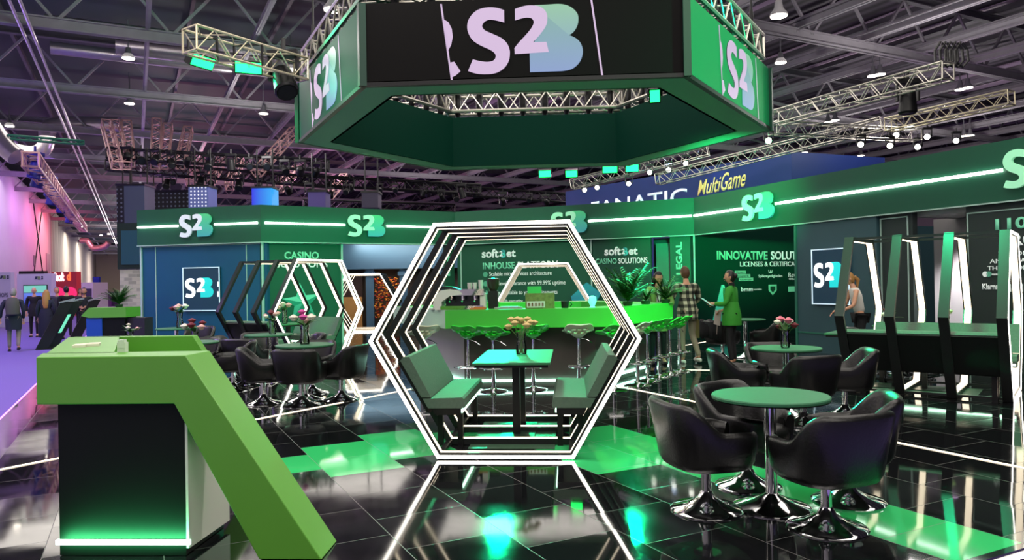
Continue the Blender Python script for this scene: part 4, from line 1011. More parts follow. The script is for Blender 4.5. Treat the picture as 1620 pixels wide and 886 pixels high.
def vase(label, loc, cols, h=.2, r=.045, k=1., kind='petal', leaves=6, seed=1, fr=.042, spread=.09):
    rnd = random.Random(seed)
    t = thing('flower_vase', label, 'vase', loc, 0, 'vases of flowers on the tables')
    b = MB(); b.lathe([(r*.8*k, 0), (r*.95*k, .01), (r*1.0*k, h*.3*k), (r*.75*k, h*.6*k), (r*.95*k, h*k), (r*.87*k, h*k), (r*.67*k, h*.6*k), (r*.9*k, h*.3*k), (r*.7*k, .02)], 18)
    part('vase', b, GLASS, t, True)
    st = MB(); lf = MB()
    idx = 0; tot = sum(n for _, n in cols)
    for i, (cm, n) in enumerate(cols):
        for j in range(n):
            idx = idx+1; a = idx*2.4+rnd.uniform(-.2, .2); s_ = math.sqrt((idx+.3)/tot)*spread*k; z = h*k+(.125-.07*(s_/(spread*k))**2+rnd.uniform(-.02, .02))*k
            c = Vector((s_*math.cos(a), s_*math.sin(a), z)); b = MB(); flower(b, c, fr*k*rnd.uniform(.85, 1.2), 0, kind)
            part('flower', b, cm, t)
            st.tube([(-.02*math.cos(a), -.02*math.sin(a), .02), (0, 0, h*.6*k), c], .003*k, 5)
    for i in range(leaves):
        a = rnd.uniform(0, 6.28); leafblade(lf, (0, 0, h*.9*k), (math.cos(a), math.sin(a), rnd.uniform(.5, 1.5)), rnd.uniform(.1, .19)*k, .022*k, .8)
    part('stems', st, STEM, t)
    if lf.v: part('leaves', lf, LEAF, t)
    return t
PINK = mat('petal_pink', (225, 120, 140), .6); WHT = mat('petal_white', (235, 228, 210), .6); DRED = mat('petal_red', (110, 22, 40), .6); MAG = mat('petal_magenta', (200, 70, 150), .6); PALEP = mat('petal_blush', (225, 175, 165), .6); CRM = mat('petal_cream', (216, 188, 130), .7); PGRN = mat('petal_green', (190, 225, 150), .6)
vase('glass vase of cream dried flowers on the table in the nearest hexagon', (-.33, 8.0, .751), [(CRM, 11)], .2, .05, 1.2, 'ball', 0, 3, .036, .14)
vase('glass vase of pink, white and dark red flowers on the second round table at right', (2.60, 8.40, .752), [(PINK, 2), (WHT, 2), (DRED, 2)], .2, .05, 1., 'ball', 9, 5, .045, .11)
vase('glass vase of bright pink and white flowers on the left round table', (-3.29, 9.71, .752), [(MAG, 2), (WHT, 3), (PALEP, 1)], .2, .05, 1.3, 'ball', 8, 8, .05, .13)
vase('vase of red, blush and white flowers before the left hexagon tunnel', (-4.55, 11.86, .752), [(DRED, 2), (PALEP, 3), (WHT, 2)], .2, .05, 1.15, 'ball', 8, 11, .042, .12)
vase('vase with one large pale pink flower before the teal wall', (-7.25, 14.09, .752), [(PALEP, 2), (WHT, 1), (DRED, 1)], .24, .05, 1.3, 'ball', 8, 4, .055, .1)
vase('short vase of dark red and white flowers right behind the green desk', (q4.x+.05, q4.y, .752), [(DRED, 3), (WHT, 1), (PALEP, 1)], .13, .05, 1.2, 'ball', 8, 6, .05, .12)
vase('leafy plant with pale buds peeking over the rear edge of the green desk', (q6.x, q6.y, .752), [(WHT, 2), (PALEP, 1)], .12, .05, 1.1, 'ball', 12, 9, .035, .1)
pv = atd(1408, 521, 9.9); vase('vase of dark red and white flowers inside the right hexagon tunnel, left one of two', (pv.x, pv.y, .751), [(DRED, 2), (WHT, 2)], .22, .04, 1., 'ball', 9, 12, .04, .08)
pv = atd(1497, 523, 9.4); vase('vase of pale green round flowers inside the right hexagon tunnel, right one of two', (pv.x, pv.y, .751), [(PGRN, 3)], .26, .045, 1., 'ball', 1, 14, .045, .07)
vase('vase of white and blush flowers on the table inside the left hexagon tunnel', tuple(Vector(P3.location)+Vector((-.95, .55, .751))), [(WHT, 2), (PALEP, 2)], .22, .045, 1.3, 'ball', 6, 15, .05, .09)

# plants and things on the bar
def palm(label, loc, n, h, seed, sp=1.):
    rnd = random.Random(seed); t = thing('potted_palm', label, 'plant', loc, 0, 'leafy plants on the bar')
    b = MB(); b.lathe([(.06, 0), (.07, .01), (.08, .06), (.07, .06)], 16); part('pot', b, mat('pot_green', (40, 60, 40), .5), t, True)
    for i in range(n):
        a = rnd.uniform(0, 6.28); up = rnd.uniform(1.0, 3.6); d = Vector((math.cos(a)*sp, math.sin(a)*sp, up)); L = h*rnd.uniform(.6, 1.15); b = MB()
        leafblade(b, (0, 0, .05), d, L, .007, 1.0, 7)
        q = Vector((0, 0, .05)); dd = d.normalized(); sd = dd.cross(Vector((0, 0, 1))).normalized()
        for k in range(1, 13):
            q = q+dd*(L/13); dd = (dd+Vector((0, 0, -1.0/13))).normalized()
            for s_ in (-1, 1): leafblade(b, q, dd*.8+sd*s_*.8, L*.4*(1-.045*k), .014, .9, 3)
        part('frond', b, LEAF, t)
    return t
palm('tall leafy palm on the bar, left of the bartender', (1.17, 11.4, 1.15), 30, .6, 3)
palm('lower leafy plant on the bar in front of the bartender', (1.5, 11.85, 1.15), 14, .22, 5)
palm('leafy plant on the bar tip beside the man in the plaid shirt', (1.9, 12.42, 1.15), 22, .46, 9)
m = thing('coffee_machine', 'white and chrome coffee machine with a dark lid on the left end of the bar', 'coffee machine', (-1.34, 10.83, 1.15))
b = MB(); b.prism([(-.34, 0), (-.37, .08), (-.34, .2), (-.26, .28), (-.12, .3), (.02, .27), (.06, .22), (-.12, .2), (-.24, .12), (-.25, 0)], lambda a, c, t: Vector((a, -.2+.36*t, c))); part('side_cowl', b, WHITE, m, True)
b = MB(); b.prism([(-.33, .29), (-.24, .34), (-.08, .33), (.02, .29), (-.12, .305)], lambda a, c, t: Vector((a, -.18+.3*t, c))); part('lid', b, BLACKP, m, True)
b = MB(); b.box((.16, 0, .24), (.42, .36, .07)); b.box((.16, -.15, .27), (.42, .03, .05)); part('group_head_rail', b, CHROME, m)
b = MB(); b.box((.08, .12, .1), (.6, .1, .2)); part('back_panel', b, mat('steel_dark_shine', (70, 72, 76), .25, metal=.8), m)
for x in (-.12, .06, .24):
    b = MB(); b.tube([(x, -.08, .2), (x, -.08, .14)], .035, 10); b.tube([(x, -.1, .14), (x, -.24, .12)], .013, 6); part('portafilter', b, CHROME if x else BLACKP, m)
b = MB(); b.box((.05, -.06, .03), (.62, .3, .05)); part('drip_tray', b, CHROME, m)
b = MB(); b.box((.35, 0, .11), (.08, .3, .22)); part('side_panel', b, WHITE, m)
g = thing('coffee_grinder', 'coffee grinder with a dark bean hopper beside the coffee machine', 'grinder', (-.86, 11.0, 1.15))
b = MB(); b.box((0, 0, .13), (.14, .18, .26)); part('body', b, BLACKP, g)
b = MB(); b.lathe([(.05, .26), (.09, .33), (.095, .44), (.07, .45)], 16); part('hopper', b, mat('hopper_dark', (50, 40, 34), .15), g, True)
cup0 = None
for i, (x, y, h) in enumerate(((-1.12, 10.86, 2), (-1.03, 10.84, 3), (-1.2, 10.9, 2), (-.98, 10.74, 2))):
    b = MB()
    for k in range(h): b.lathe([(.028, k*.035), (.036, k*.035+.08), (.033, k*.035+.08)], 12)
    o = part('cup_stack', b, WHITE, smooth=True); o.location = (x, y, 1.475 if i < 3 else 1.15); 
    if i < 3: o.location = (x, y, 1.425)
    tag(o, 'short stack of white paper cups by the coffee machine', 'cup', 'paper cups on the coffee machine')
bx = thing('snack_box', 'open patterned snack box with white packets on the middle of the bar', 'box', (-.16, 10.78, 1.15))
b = MB(); b.box((0, 0, .11), (.42, .24, .22)); part('carton', b, mat('carton_print', (120, 130, 70), .6, noise=.6, nscale=22), bx)
b = MB(); b.box((-.06, -.125, .06), (.26, .012, .09)); part('window', b, WHITE, bx)
for k in range(5):
    b = MB(); b.box((-.16+k*.05, -.134, .06), (.022, .008, .05)); part('packet', b, mat('packet_brown', (120, 80, 60), .5), bx)
b = MB(); b.box((0, 0, .05), (.2, .16, .1)); o = part('tea_box', b, mat('box_green', (60, 190, 90), .5)); o.location = (-.24, 10.8, 1.37); tag(o, 'small green box on top of the snack box', 'box')
for i, (x, y, w, c, lab) in enumerate(((-.62, 10.72, .4, (150, 150, 140), 'flat grey tray on the bar left of the snack box'), (-1.05, 10.62, .22, (190, 120, 60), 'orange and red napkins before the coffee machine'), (-1.7, 10.95, .2, (200, 200, 190), 'pile of white saucers at the left end of the bar'))):
    b = MB(); b.box((0, 0, .012), (w, .2, .024)); b.box((.02, .01, .03), (w*.7, .14, .014)); o = part(('tray', 'napkins', 'saucers')[i], b, mat('bar_item_%s' % 'abc'[i], c, .5)); o.location = (x, y, 1.15); tag(o, lab, ('tray', 'napkin', 'saucer')[i])
o = MB(); o.lathe([(.05, 0), (.03, .02), (.06, .08), (.055, .15), (.02, .17)], 14); o = part('glass_ornament', o, mat('ornament_cyan', (120, 240, 215), .15, emit=.9), smooth=True); o.location = (.6, 10.82, 1.15); tag(o, 'small glowing cyan glass ornament on the right of the bar', 'ornament')
b = MB(); b.lathe([(.045, 0), (.05, .005), (.06, .1), (.05, .1)], 14); b.tube([(.07, 0, .02), (.1, 0, .05), (.07, 0, .09)], .008, 6); o = part('mug', b, BLACKP, smooth=True); o.location = (.2, 10.75, 1.15); tag(o, 'dark mug on the bar left of the cyan ornament', 'mug')

# ================================================================== RECEPTION DESK
desk = thing('reception_desk', 'big green angular reception desk with a slanting leg in the left foreground', 'desk', (-2.45, 4.07, 0))
o3 = Vector((-2.45, 4.07, 0))
F = [(-2.93, 1.15), (-2.06, 1.15), (-1.30, .004), (-1.655, .004), (-2.13, .88), (-2.93, .88)]
hd = Vector((-.5, .866, 0))
def dp(x, z, y): return Vector((x, y, z))-o3
b = MB()
# front slab: a beam ending in the slanting leg
def fslab(a, c, t):
    if a < -2.85: p = Vector((a, 4.06, c))+hd*(.3*t)
    else: p = Vector((a, 4.06+.30*t, c))
    return p-o3
b.prism(F, fslab)
me = b.mesh('front_slab', DESKG); o = link('front_slab', me, desk); md = o.modifiers.new('b', 'BEVEL'); md.width = .006; md.segments = 2
# rear slab, parallel, offset along the hall direction
off = hd*1.93
b = MB()
G = [(-2.90, 1.15), (-1.88, 1.15), (-1.14, .004), (-1.4, .004), (-1.95, .88), (-2.90, .88)]
b.prism(G, lambda a, c, t: Vector((a+off.x, 4.06+off.y+.08*t, c))-o3)
o = link('rear_slab', b.mesh('rear_slab', DESKG), desk); md = o.modifiers.new('b', 'BEVEL'); md.width = .006; md.segments = 2
# side slab with the cards on it
b = MB(); q0 = Vector((-2.9, 4.06, 0))+hd*.27; q1 = Vector((-2.9, 4.06, 0))+off+hd*.05; wv = Vector((.42, 0, 0))
pts = [q0, q0+wv, q1+wv, q1]
b.add([p+Vector((0, 0, .88))-o3 for p in pts]+[p+Vector((0, 0, 1.15))-o3 for p in pts], [(0, 1, 2, 3), (7, 6, 5, 4), (0, 4, 5, 1), (1, 5, 6, 2), (2, 6, 7, 3), (3, 7, 4, 0)])
o = link('side_slab', b.mesh('side_slab', DESKG), desk)
b = MB(); pts = [q0+wv, q0+Vector((.95, .04, 0)), q1+Vector((.95, 0, 0)), q1+wv]
b.add([p+Vector((0, 0, .86))-o3 for p in pts]+[p+Vector((0, 0, .9))-o3 for p in pts], [(0, 1, 2, 3), (7, 6, 5, 4), (0, 4, 5, 1), (1, 5, 6, 2), (2, 6, 7, 3), (3, 7, 4, 0)])
link('work_top', b.mesh('work_top', DESKG), desk)
CABK = mat('cabinet_black', (13, 17, 16), .5, spec=.2)
b = MB(); b.box(Vector((-2.475, 4.135, .44))-o3, (.745, .03, .872)); part('cabinet_front', b, CABK, desk)
b = MB(); pts = [Vector((-2.1, 4.12, 0)), Vector((-2.085, 4.12, 0)), Vector((-2.07, 4.62, 0)), Vector((-2.1, 4.62, 0))]
b.add([p+Vector((0, 0, .045))-o3 for p in pts]+[p+Vector((0, 0, .878))-o3 for p in pts], [(0, 1, 2, 3), (7, 6, 5, 4), (0, 4, 5, 1), (1, 5, 6, 2), (2, 6, 7, 3), (3, 7, 4, 0)])
part('cabinet_side', b, WHITE, desk)
b = MB(); b.box(Vector((-2.475, 4.38, .44))-o3, (.74, .46, .87)); part('cabinet_body', b, CABK, desk)
b = MB(); b.span(Vector((-2.86, 4.112, .082))-o3, Vector((-2.075, 4.112, .082))-o3, .02, .026); part('led_strip', b, LEDG, desk)
light('AREA', 'desk_strip_light', (-2.47, 4.06, .09), 9, (.08, 1, .32), (-2.47, 4.4, .25), size=.75, sy=.03)
# cards and holder on the desk
for i, (x, y) in enumerate(((126, 549), (148, 547))):
    p = atz(x, y, 1.15); b = MB(); b.box((0, 0, .008), (.075, .12, .016)); b.box((.006, .01, .0175), (.07, .1, .003)); o = part('card_stack', b, mat('card_white', (225, 220, 205), .6)); o.location = (p.x, p.y, 1.15); o.rotation_euler.z = R(28)
    tag(o, ('left stack of white cards on the green desk', 'right stack of white cards on the green desk')[i], 'cards', 'cards on the green desk')
p = atz(182, 559, 1.15); b = MB(); b.box((0, 0, .03), (.05, .035, .06)); b.box((0, -.005, .05), (.04, .03, .05)); o = part('card_holder', b, mat('holder_clear', (200, 215, 195), .2)); o.location = (p.x, 4.33, 1.15-.0); tag(o, 'small clear card holder on the front rim of the green desk', 'holder')
# second desk far off at the left edge of the stand
d2 = thing('reception_desk', 'far green topped desk with a blue lit side, left of the teal wall', 'desk', (0, 0, 0))
pa2 = atz(152, 487, 1.15); dist = 15.2
qa, qb = atd(146, 490, dist), atd(211, 490, dist)
sg2 = Seg(Vector((qa.x, qa.y, 0)), Vector((qb.x, qb.y, 0)))
b = MB(); b.prism([(-.06, 1.0), (.1, 1.16), (sg2.L, 1.16), (sg2.L, .96), (.1, .96)], lambda a, c, t: sg2.p(a, c, .3-.6*t)); part('front_slab', b, DESKG, d2)
b = MB(); sg2.slab(b, .02, .34, .0, .96, -.1, .26); part('cabinet_side', b, mat('cabinet_blue_lit', (20, 70, 160), .4), d2)  # blue light on this side painted into its colour
b = MB(); sg2.slab(b, .32, sg2.L-.05, 0, .96, -.2, .24); part('cabinet_front', b, CABK, d2)
b = MB(); sg2.slab(b, sg2.L-.05, sg2.L+.3, 0, .94, -.2, .15); part('cabinet_end', b, mat('cabinet_dusk', (36, 34, 48), .5), d2)
palm('bushy plant on the far green desk at left', tuple(sg2.p(.55, 1.16, 0)), 26, .42, 21)

# ================================================================== PEOPLE
def skin_mesh(verts, edges, rad, root=0, sub=1):
    me = bpy.data.meshes.new('tmp'); me.from_pydata([tuple(v) for v in verts], edges, []); o = bpy.data.objects.new('tmp', me); COL.objects.link(o)
    md = o.modifiers.new('k', 'SKIN'); md.use_smooth_shade = True
    for i, r_ in enumerate(rad):
        d = me.skin_vertices[0].data[i]; d.radius = r_ if isinstance(r_, tuple) else (r_, r_); d.use_root = (i == root)
    if sub: s_ = o.modifiers.new('s', 'SUBSURF'); s_.levels = sub; s_.render_levels = sub
    dg = bpy.context.evaluated_depsgraph_get(); out = bpy.data.meshes.new_from_object(o.evaluated_get(dg))
    bpy.data.objects.remove(o); bpy.data.meshes.remove(me); return out
def head_mb(c, k, yaw, nod, skin_i=0):
    b = MB(); n, m = 16, 14; vs = []; fs = []
    for i in range(m+1):
        t = math.pi*i/m
        for j in range(n):
            a = 2*math.pi*j/n; x, y, z = math.sin(t)*math.cos(a), math.sin(t)*math.sin(a), math.cos(t)
            w = 1.0 if z > -.1 else 1-.38*((-z-.1)/.9)         # narrower jaw
            px, py, pz = x*.074*w, y*.092*(w if y < 0 else 1-.15*max(0, -z)), z*.118
            if y > .75 and z < .3: py *= .96
            vs.append((px, py, pz))
    for i in range(m):
        for j in range(n): fs.append((i*n+j, (i+1)*n+j, (i+1)*n+(j+1) % n, i*n+(j+1) % n))
    b.add(vs, fs, skin_i)
    b.add([(-.013, .083, -.03), (.013, .083, -.03), (0, .112, -.028), (0, .084, .025), (0, .09, -.042)], [(0, 2, 3), (2, 1, 3), (0, 4, 2), (4, 1, 2)], skin_i)
    for s_ in (-1, 1):
        b.ball((s_*.075, -.005, -.005), .024, 8, 6, skin_i, (.45, .8, 1.25))
        b.ball((s_*.03, .079, .012), .011, 8, 5, 1, (1.2, .6, .6))
        b.box((s_*.03, .086, .034), (.034, .008, .006), mi=1)
    b.box((0, .088, -.06), (.042, .008, .009), mi=2)
    mtx = Matrix.Translation(c) @ Matrix.Rotation(yaw, 4, 'Z') @ Matrix.Rotation(nod, 4, 'X') @ Matrix.Scale(k, 4)
    return b.xf(mtx)
def hair_mb(c, k, yaw, nod, long=0., top=1.07, full=.0):
    b = MB(); n, m = 18, 12; vs = []; fs = []; keep = {}
    for i in range(m+1):
        t = math.pi*.86*i/m
        for j in range(n):
            a = 2*math.pi*j/n; x, y, z = math.sin(t)*math.cos(a), math.sin(t)*math.sin(a), math.cos(t)
            sc = top+full*(.5+.5*z)
            vs.append((x*.078*sc, y*.096*sc-.006, z*.12*sc+.004)); keep[i*n+j] = (y < .42+.0*z) or z > .52
    for i in range(m):
        for j in range(n):
            q = (i*n+j, (i+1)*n+j, (i+1)*n+(j+1) % n, i*n+(j+1) % n)
            z = vs[q[1]][2]; y = sum(vs[p][1] for p in q)/4
            if all(keep[p] for p in q) and (y < -.02 or z > .0): fs.append(q)
    b.add(vs, fs)
    if long:
        for i in range(13):
            a = R(180+15*i-0) if True else 0
            x, y = .07*math.cos(a), .085*math.sin(a)-.01
            b.tube([(x, y, .05), (x*1.2, y*1.15-.01, -.1), (x*1.25, y*1.2-.02, -.1-long*.6), (x*1.1, y*1.2-.02, -.1-long)], [.02, .026, .026, .012], 6)
    mtx = Matrix.Translation(c) @ Matrix.Rotation(yaw, 4, 'Z') @ Matrix.Rotation(nod, 4, 'X') @ Matrix.Scale(k, 4)
    return b.xf(mtx)
SKIN = mat('skin', (214, 160, 130), .55); EYE = mat('eye_dark', (40, 30, 28), .3); LIP = mat('lip', (160, 90, 85), .5)
def person(label, loc, az, h=1.72, top=None, trousers=None, shoes=None, hair=None, pose=None, coat=False, longhair=0., female=False, skin=SKIN, name='person', bald=False, sleeves=True, beard=None, coat_len=.62, fullhair=.0):
    P = dict(lean=0., head_yaw=0., nod=0., le=(-.235, -.03, 1.12), lw=(-.225, .07, .87), re=(.235, -.03, 1.12), rw=(.225, .07, .87), lk=(-.1, .03, .5), la=(-.105, -.02, .085), rk=(.1, .03, .5), ra=(.105, -.02, .085))
    P.update(pose or {})
    k = h/1.75; t = thing(name, label, 'person', loc, -R(az)); rot = Matrix.Rotation(-P['lean'], 3, 'X'); hip = Vector((0, 0, .93))
    def up(v): return (hip+rot @ (Vector(v)-hip))*k          # everything above the hip leans
    sw = .165 if female else .19
    J = dict(pel=hip*k, spi=up((0, 0, 1.1)), che=up((0, 0, 1.29)), nk=up((0, -.01, 1.455)), hd=up((0, .015, 1.54)), ls=up((-sw, -.005, 1.39)), rs=up((sw, -.005, 1.39)), lh=Vector((-.09, 0, .88))*k, rh=Vector((.09, 0, .88))*k)
    for q in ('le', 'lw', 're', 'rw'): J[q] = up(P[q])
    for q in ('lk', 'la', 'rk', 'ra'): J[q] = Vector(P[q])*k
    for s_ in 'lr':
        d = (J[s_+'w']-J[s_+'e']).normalized(); J[s_+'p'] = J[s_+'w']+d*.075*k
        J[s_+'t'] = J[s_+'a']+Vector((.01 if s_ == 'r' else -.01, .15, -.045))*k; J[s_+'heel'] = J[s_+'a']+Vector((0, -.04, -.04))*k
    names = ['pel', 'spi', 'che', 'nk', 'hd', 'ls', 'le', 'lw', 'lp', 'rs', 're', 'rw', 'rp', 'lh', 'lk', 'la', 'lt', 'rh', 'rk', 'ra', 'rt']
    E_ = [('pel', 'spi'), ('spi', 'che'), ('che', 'nk'), ('nk', 'hd'), ('che', 'ls'), ('ls', 'le'), ('le', 'lw'), ('lw', 'lp'), ('che', 'rs'), ('rs', 're'), ('re', 'rw'), ('rw', 'rp'), ('pel', 'lh'), ('lh', 'lk'), ('lk', 'la'), ('la', 'lt'), ('pel', 'rh'), ('rh', 'rk'), ('rk', 'ra'), ('ra', 'rt')]
    rad = dict(pel=(.13, .1), spi=(.12, .09), che=(.135, .1), nk=.05, hd=.055, ls=.058, le=.04, lw=.027, lp=(.03, .018), rs=.058, re=.04, rw=.027, rp=(.03, .018), lh=.085, lk=.055, la=.036, lt=.03, rh=.085, rk=.055, ra=.036, rt=.03)
    def sk(nm, add=0., sub=1, mul=1.):
        ix = {q: i for i, q in enumerate(nm)}
        es = [(ix[a], ix[c]) for a, c in E_ if a in ix and c in ix]
        rr = [tuple(x*k*mul+add for x in (rad[q] if isinstance(rad[q], tuple) else (rad[q],)*2)) for q in nm]
        return skin_mesh([J[q] for q in nm], es, rr, 0, sub)
    hold = dict(rad)
    for q_, f_ in (('pel', .78), ('spi', .78), ('che', .72), ('ls', .75), ('rs', .75), ('lh', .8), ('rh', .8), ('lk', .85), ('rk', .85), ('le', .85 if sleeves else 1), ('re', .85 if sleeves else 1)):
        rad[q_] = tuple(x*f_ for x in rad[q_]) if isinstance(rad[q_], tuple) else rad[q_]*f_
    body = sk(names); rad.update(hold)
    # fingers, head
    fm = MB()
    for s_, sx in (('l', -1), ('r', 1)):
        d = (J[s_+'p']-J[s_+'w']).normalized(); sd = d.cross(Vector((0, 1, 0)));
        if sd.length < .1: sd = d.cross(Vector((0, 0, 1)))
        sd.normalize(); nn = sd.cross(d)
        for i in range(4):
            p = J[s_+'p']+sd*(-.027+.018*i)*k; L = (.07, .08, .075, .058)[i]*k
            fm.tube([p, p+d*L*.55-nn*.008*k, p+d*L-nn*.028*k], [.0095*k, .0085*k, .006*k], 6)
        p = J[s_+'w'].lerp(J[s_+'p'], .5)+sd*-.03*k
        fm.tube([p, p-sd*.025*k+d*.025*k, p-sd*.028*k+d*.055*k], [.011*k, .01*k, .007*k], 6)
    hc = J['hd']+rot @ Vector((0, .012, .07))*k
    hb = head_mb(hc, k*.98, P['head_yaw'], P['nod'])
    bm = bmesh.new(); bm.from_mesh(body)
    for mb_ in (fm, hb):
        me2 = mb_.mesh('x', [skin, EYE, LIP], True, 60); bm.from_mesh(me2)
    out = bpy.data.meshes.new('body'); bm.to_mesh(out); bm.free(); out.materials.clear()
    for mm in (skin, EYE, LIP): out.materials.append(mm)
    out.polygons.foreach_set('use_smooth', [True]*len(out.polygons)); link('body', out, t)
    # clothes
    tn = ['che', 'spi', 'pel', 'ls', 'rs', 'nk']+(['le', 'lw', 're', 'rw'] if sleeves else [])
    J['nk_'] = J['nk']; old = J['nk']; J['nk'] = J['che'].lerp(J['nk'], .75)
    if sleeves:
        for s_ in 'lr': J['_'+s_] = J[s_+'w']; J[s_+'w'] = J[s_+'e'].lerp(J[s_+'w'], .93)
    me = sk(tn, .016*k, 1, 1.0)
    me.materials.clear(); me.materials.append(top); link('jacket' if coat else 'shirt', me, t)
    if sleeves:
        for s_ in 'lr': J[s_+'w'] = J['_'+s_]
    J['nk'] = old
    me = sk(['pel', 'lh', 'lk', 'la', 'rh', 'rk', 'ra'], .012*k, 1, .93); me.materials.clear(); me.materials.append(trousers); link('trousers', me, t)
    if coat:                                               # open skirt of a coat or jacket, hanging from the waist
        b = MB(); n = 24; rows = []
        zs = [1.16, 1.05, .93, .93-(.93-coat_len)*.5, coat_len]
        for i, z in enumerate(zs):
            c = J['pel'] if z <= .93 else J['pel'].lerp(J['spi'], (z-.93)/.17)
            g_ = 1 if female else .93; rx, ry = (.15, .18, .212, .216 if female else .206, .216 if female else .2)[i]*g_, (.118, .14, .165, .17, .172)[i]*g_
            rows.append([(c.x+rx*k*math.cos(2*math.pi*j/n), c.y+ry*k*math.sin(2*math.pi*j/n), z*k if z <= .93 else c.z) for j in range(n)])
        b.add([p for q in rows for p in q], [(i*n+j, i*n+(j+1) % n, (i+1)*n+(j+1) % n, (i+1)*n+j) for i in range(len(zs)-1) for j in range(n)])
        part('jacket_skirt', b, top, t, True)
    for s_ in 'lr':
        b = MB(); a_, t_ = J[s_+'a'], J[s_+'t']; d = (t_-a_); d.z = 0; d.normalize(); base = a_-Vector((0, 0, .06*k))
        b.tube([base-d*.06*k, base-d*.02*k, base+d*.09*k, base+d*.17*k, base+d*.205*k], [.02*k, .042*k, .04*k, .034*k, .012*k], 10); part('shoe', b, shoes or BLACKP, t, True)
    if hair and not bald: part('hair', hair_mb(hc, k*.98, P['head_yaw'], P['nod'], longhair, full=fullhair), hair, t, True, 70)
    if bald:
        pass
    if beard:
        b = MB()
        for i in range(9):
            a = R(-10+25*i); b.ball((.062*math.cos(a), .04+.05*math.sin(a) if 0 <= i else 0, -.07-.02*math.sin(a)), .022, 6, 4)
        b.xf(Matrix.Translation(hc) @ Matrix.Rotation(P['head_yaw'], 4, 'Z') @ Matrix.Scale(k, 4)); part('beard', b, beard, t, True)
    t['_hc'] = tuple(hc); t['_k'] = k
    J['hc'] = hc
    return t, J, k
HBLK = mat('hair_black', (24, 22, 22), .4); HBRN = mat('hair_brown', (90, 62, 40), .5); HBLD = mat('hair_blond', (165, 120, 66), .5); HGRY = mat('hair_grey', (130, 125, 122), .5)
GJ = mat('jacket_green', (52, 150, 44), .7, noise=.1, nscale=30); NAVYC = mat('cloth_navy', (26, 32, 48), .8, noise=.2, nscale=30); BLKC = mat('cloth_black', (22, 22, 26), .8); GRYT = mat('cloth_grey', (120, 112, 104), .8); JEAN = mat('cloth_khaki', (150, 140, 120), .8); LIME = mat('jacket_lime', (120, 160, 80), .7, noise=.1, nscale=30); WTOP = mat('cloth_white', (225, 222, 215), .7)
def plaid():
    m = bpy.data.materials.new('plaid'); m.use_nodes = True; nt = m.node_tree; b = nt.nodes['Principled BSDF']; tc = nt.nodes.new('ShaderNodeTexCoord'); b.inputs['Roughness'].default_value = .8
    sp = nt.nodes.new('ShaderNodeSeparateXYZ'); nt.links.new(tc.outputs['Object'], sp.inputs[0]); fac = []
    for ax, per in ((0, .12), (2, .12)):
        d = nt.nodes.new('ShaderNodeMath'); d.operation = 'DIVIDE'; d.inputs[1].default_value = per; nt.links.new(sp.outputs[ax], d.inputs[0])
        f = nt.nodes.new('ShaderNodeMath'); f.operation = 'FRACT'; nt.links.new(d.outputs[0], f.inputs[0])
        g = nt.nodes.new('ShaderNodeMath'); g.operation = 'GREATER_THAN'; g.inputs[1].default_value = .5; nt.links.new(f.outputs[0], g.inputs[0]); fac.append(g.outputs[0])
    a = nt.nodes.new('ShaderNodeMath'); a.operation = 'ADD'; nt.links.new(fac[0], a.inputs[0]); nt.links.new(fac[1], a.inputs[1])
    hlf = nt.nodes.new('ShaderNodeMath'); hlf.operation = 'MULTIPLY'; hlf.inputs[1].default_value = .5; nt.links.new(a.outputs[0], hlf.inputs[0])
    cr = nt.nodes.new('ShaderNodeValToRGB'); cr.color_ramp.interpolation = 'CONSTANT'; e = cr.color_ramp.elements; e[0].color = lin((196, 198, 170)); e[1].position = .3; e[1].color = lin((92, 98, 80)); q = e.new(.8); q.color = lin((20, 24, 22))
    nt.links.new(hlf.outputs[0], cr.inputs[0]); nt.links.new(cr.outputs[0], b.inputs['Base Color']); return m
PLAID = plaid()
# the woman in the green jacket: turned to the left, a tablet in one hand, papers in the other
t, J, k = person('woman in a green jacket and black trousers holding a tablet, standing right of the bar', (3.18, 13.25, 0), -62, 1.70, GJ, BLKC, BLACKP, HBLK,
    dict(head_yaw=R(22), le=(-.25, .04, 1.12), lw=(-.2, .27, 1.13), re=(.25, -.02, 1.12), rw=(.17, .2, 1.0)), coat=True, female=True, coat_len=.74)
b = MB(); b.lathe([(.052*k, -.02), (.056*k, .05), (.05*k, .085)], 14, tuple(J['nk']-Vector((0, 0, .03)))); part('turtleneck', b, BLKC, t, True)
b = MB(); hc = J['hc']; b.ball(hc+Vector((0, -.1, .02)), .045, 10, 8); part('hair_bun', b, HBLK, t, True)
for s_ in (-1, 1):
    b = MB(); b.prism([(s_*.02, 1.08), (s_*.075, 1.33), (s_*.06, 1.42), (s_*.03, 1.4)], lambda a, c, q: Vector((a, .118+.012*q, c))*k); part('lapel', b, GJ, t)
wp = t.matrix_basis
def world(tt, v): return Matrix.Translation(tt.location) @ Matrix.Rotation(tt.rotation_euler.z, 4, 'Z') @ Vector(v)
p = world(t, J['lw']+Vector((0, .12, .03)))
b = MB(); b.box((0, 0, 0), (.2, .25, .012)); b.box((0, 0, .007), (.18, .23, .003), mi=1); o = part('tablet', b, [BLACKP, mat('tablet_glow', (150, 220, 200), .2, emit=.4)]); o.location = p; o.rotation_euler = (R(35), R(5), R(62)); tag(o, 'tablet held by the woman in the green jacket', 'tablet')
p = world(t, J['rw']+Vector((0, .1, -.14)))
b = MB(); b.box((0, 0, 0), (.012, .16, .26)); b.box((.012, .01, .02), (.006, .14, .2)); b.tube([(0, .02, .13), (0, 0, .0), (0, -.02, -.3)], .006, 5); o = part('papers', b, mat('paper_pink', (210, 190, 185), .7)); o.location = p; o.rotation_euler = (R(10), 0, R(30)); tag(o, 'folded papers and a strap in the lower hand of the woman in green', 'papers')
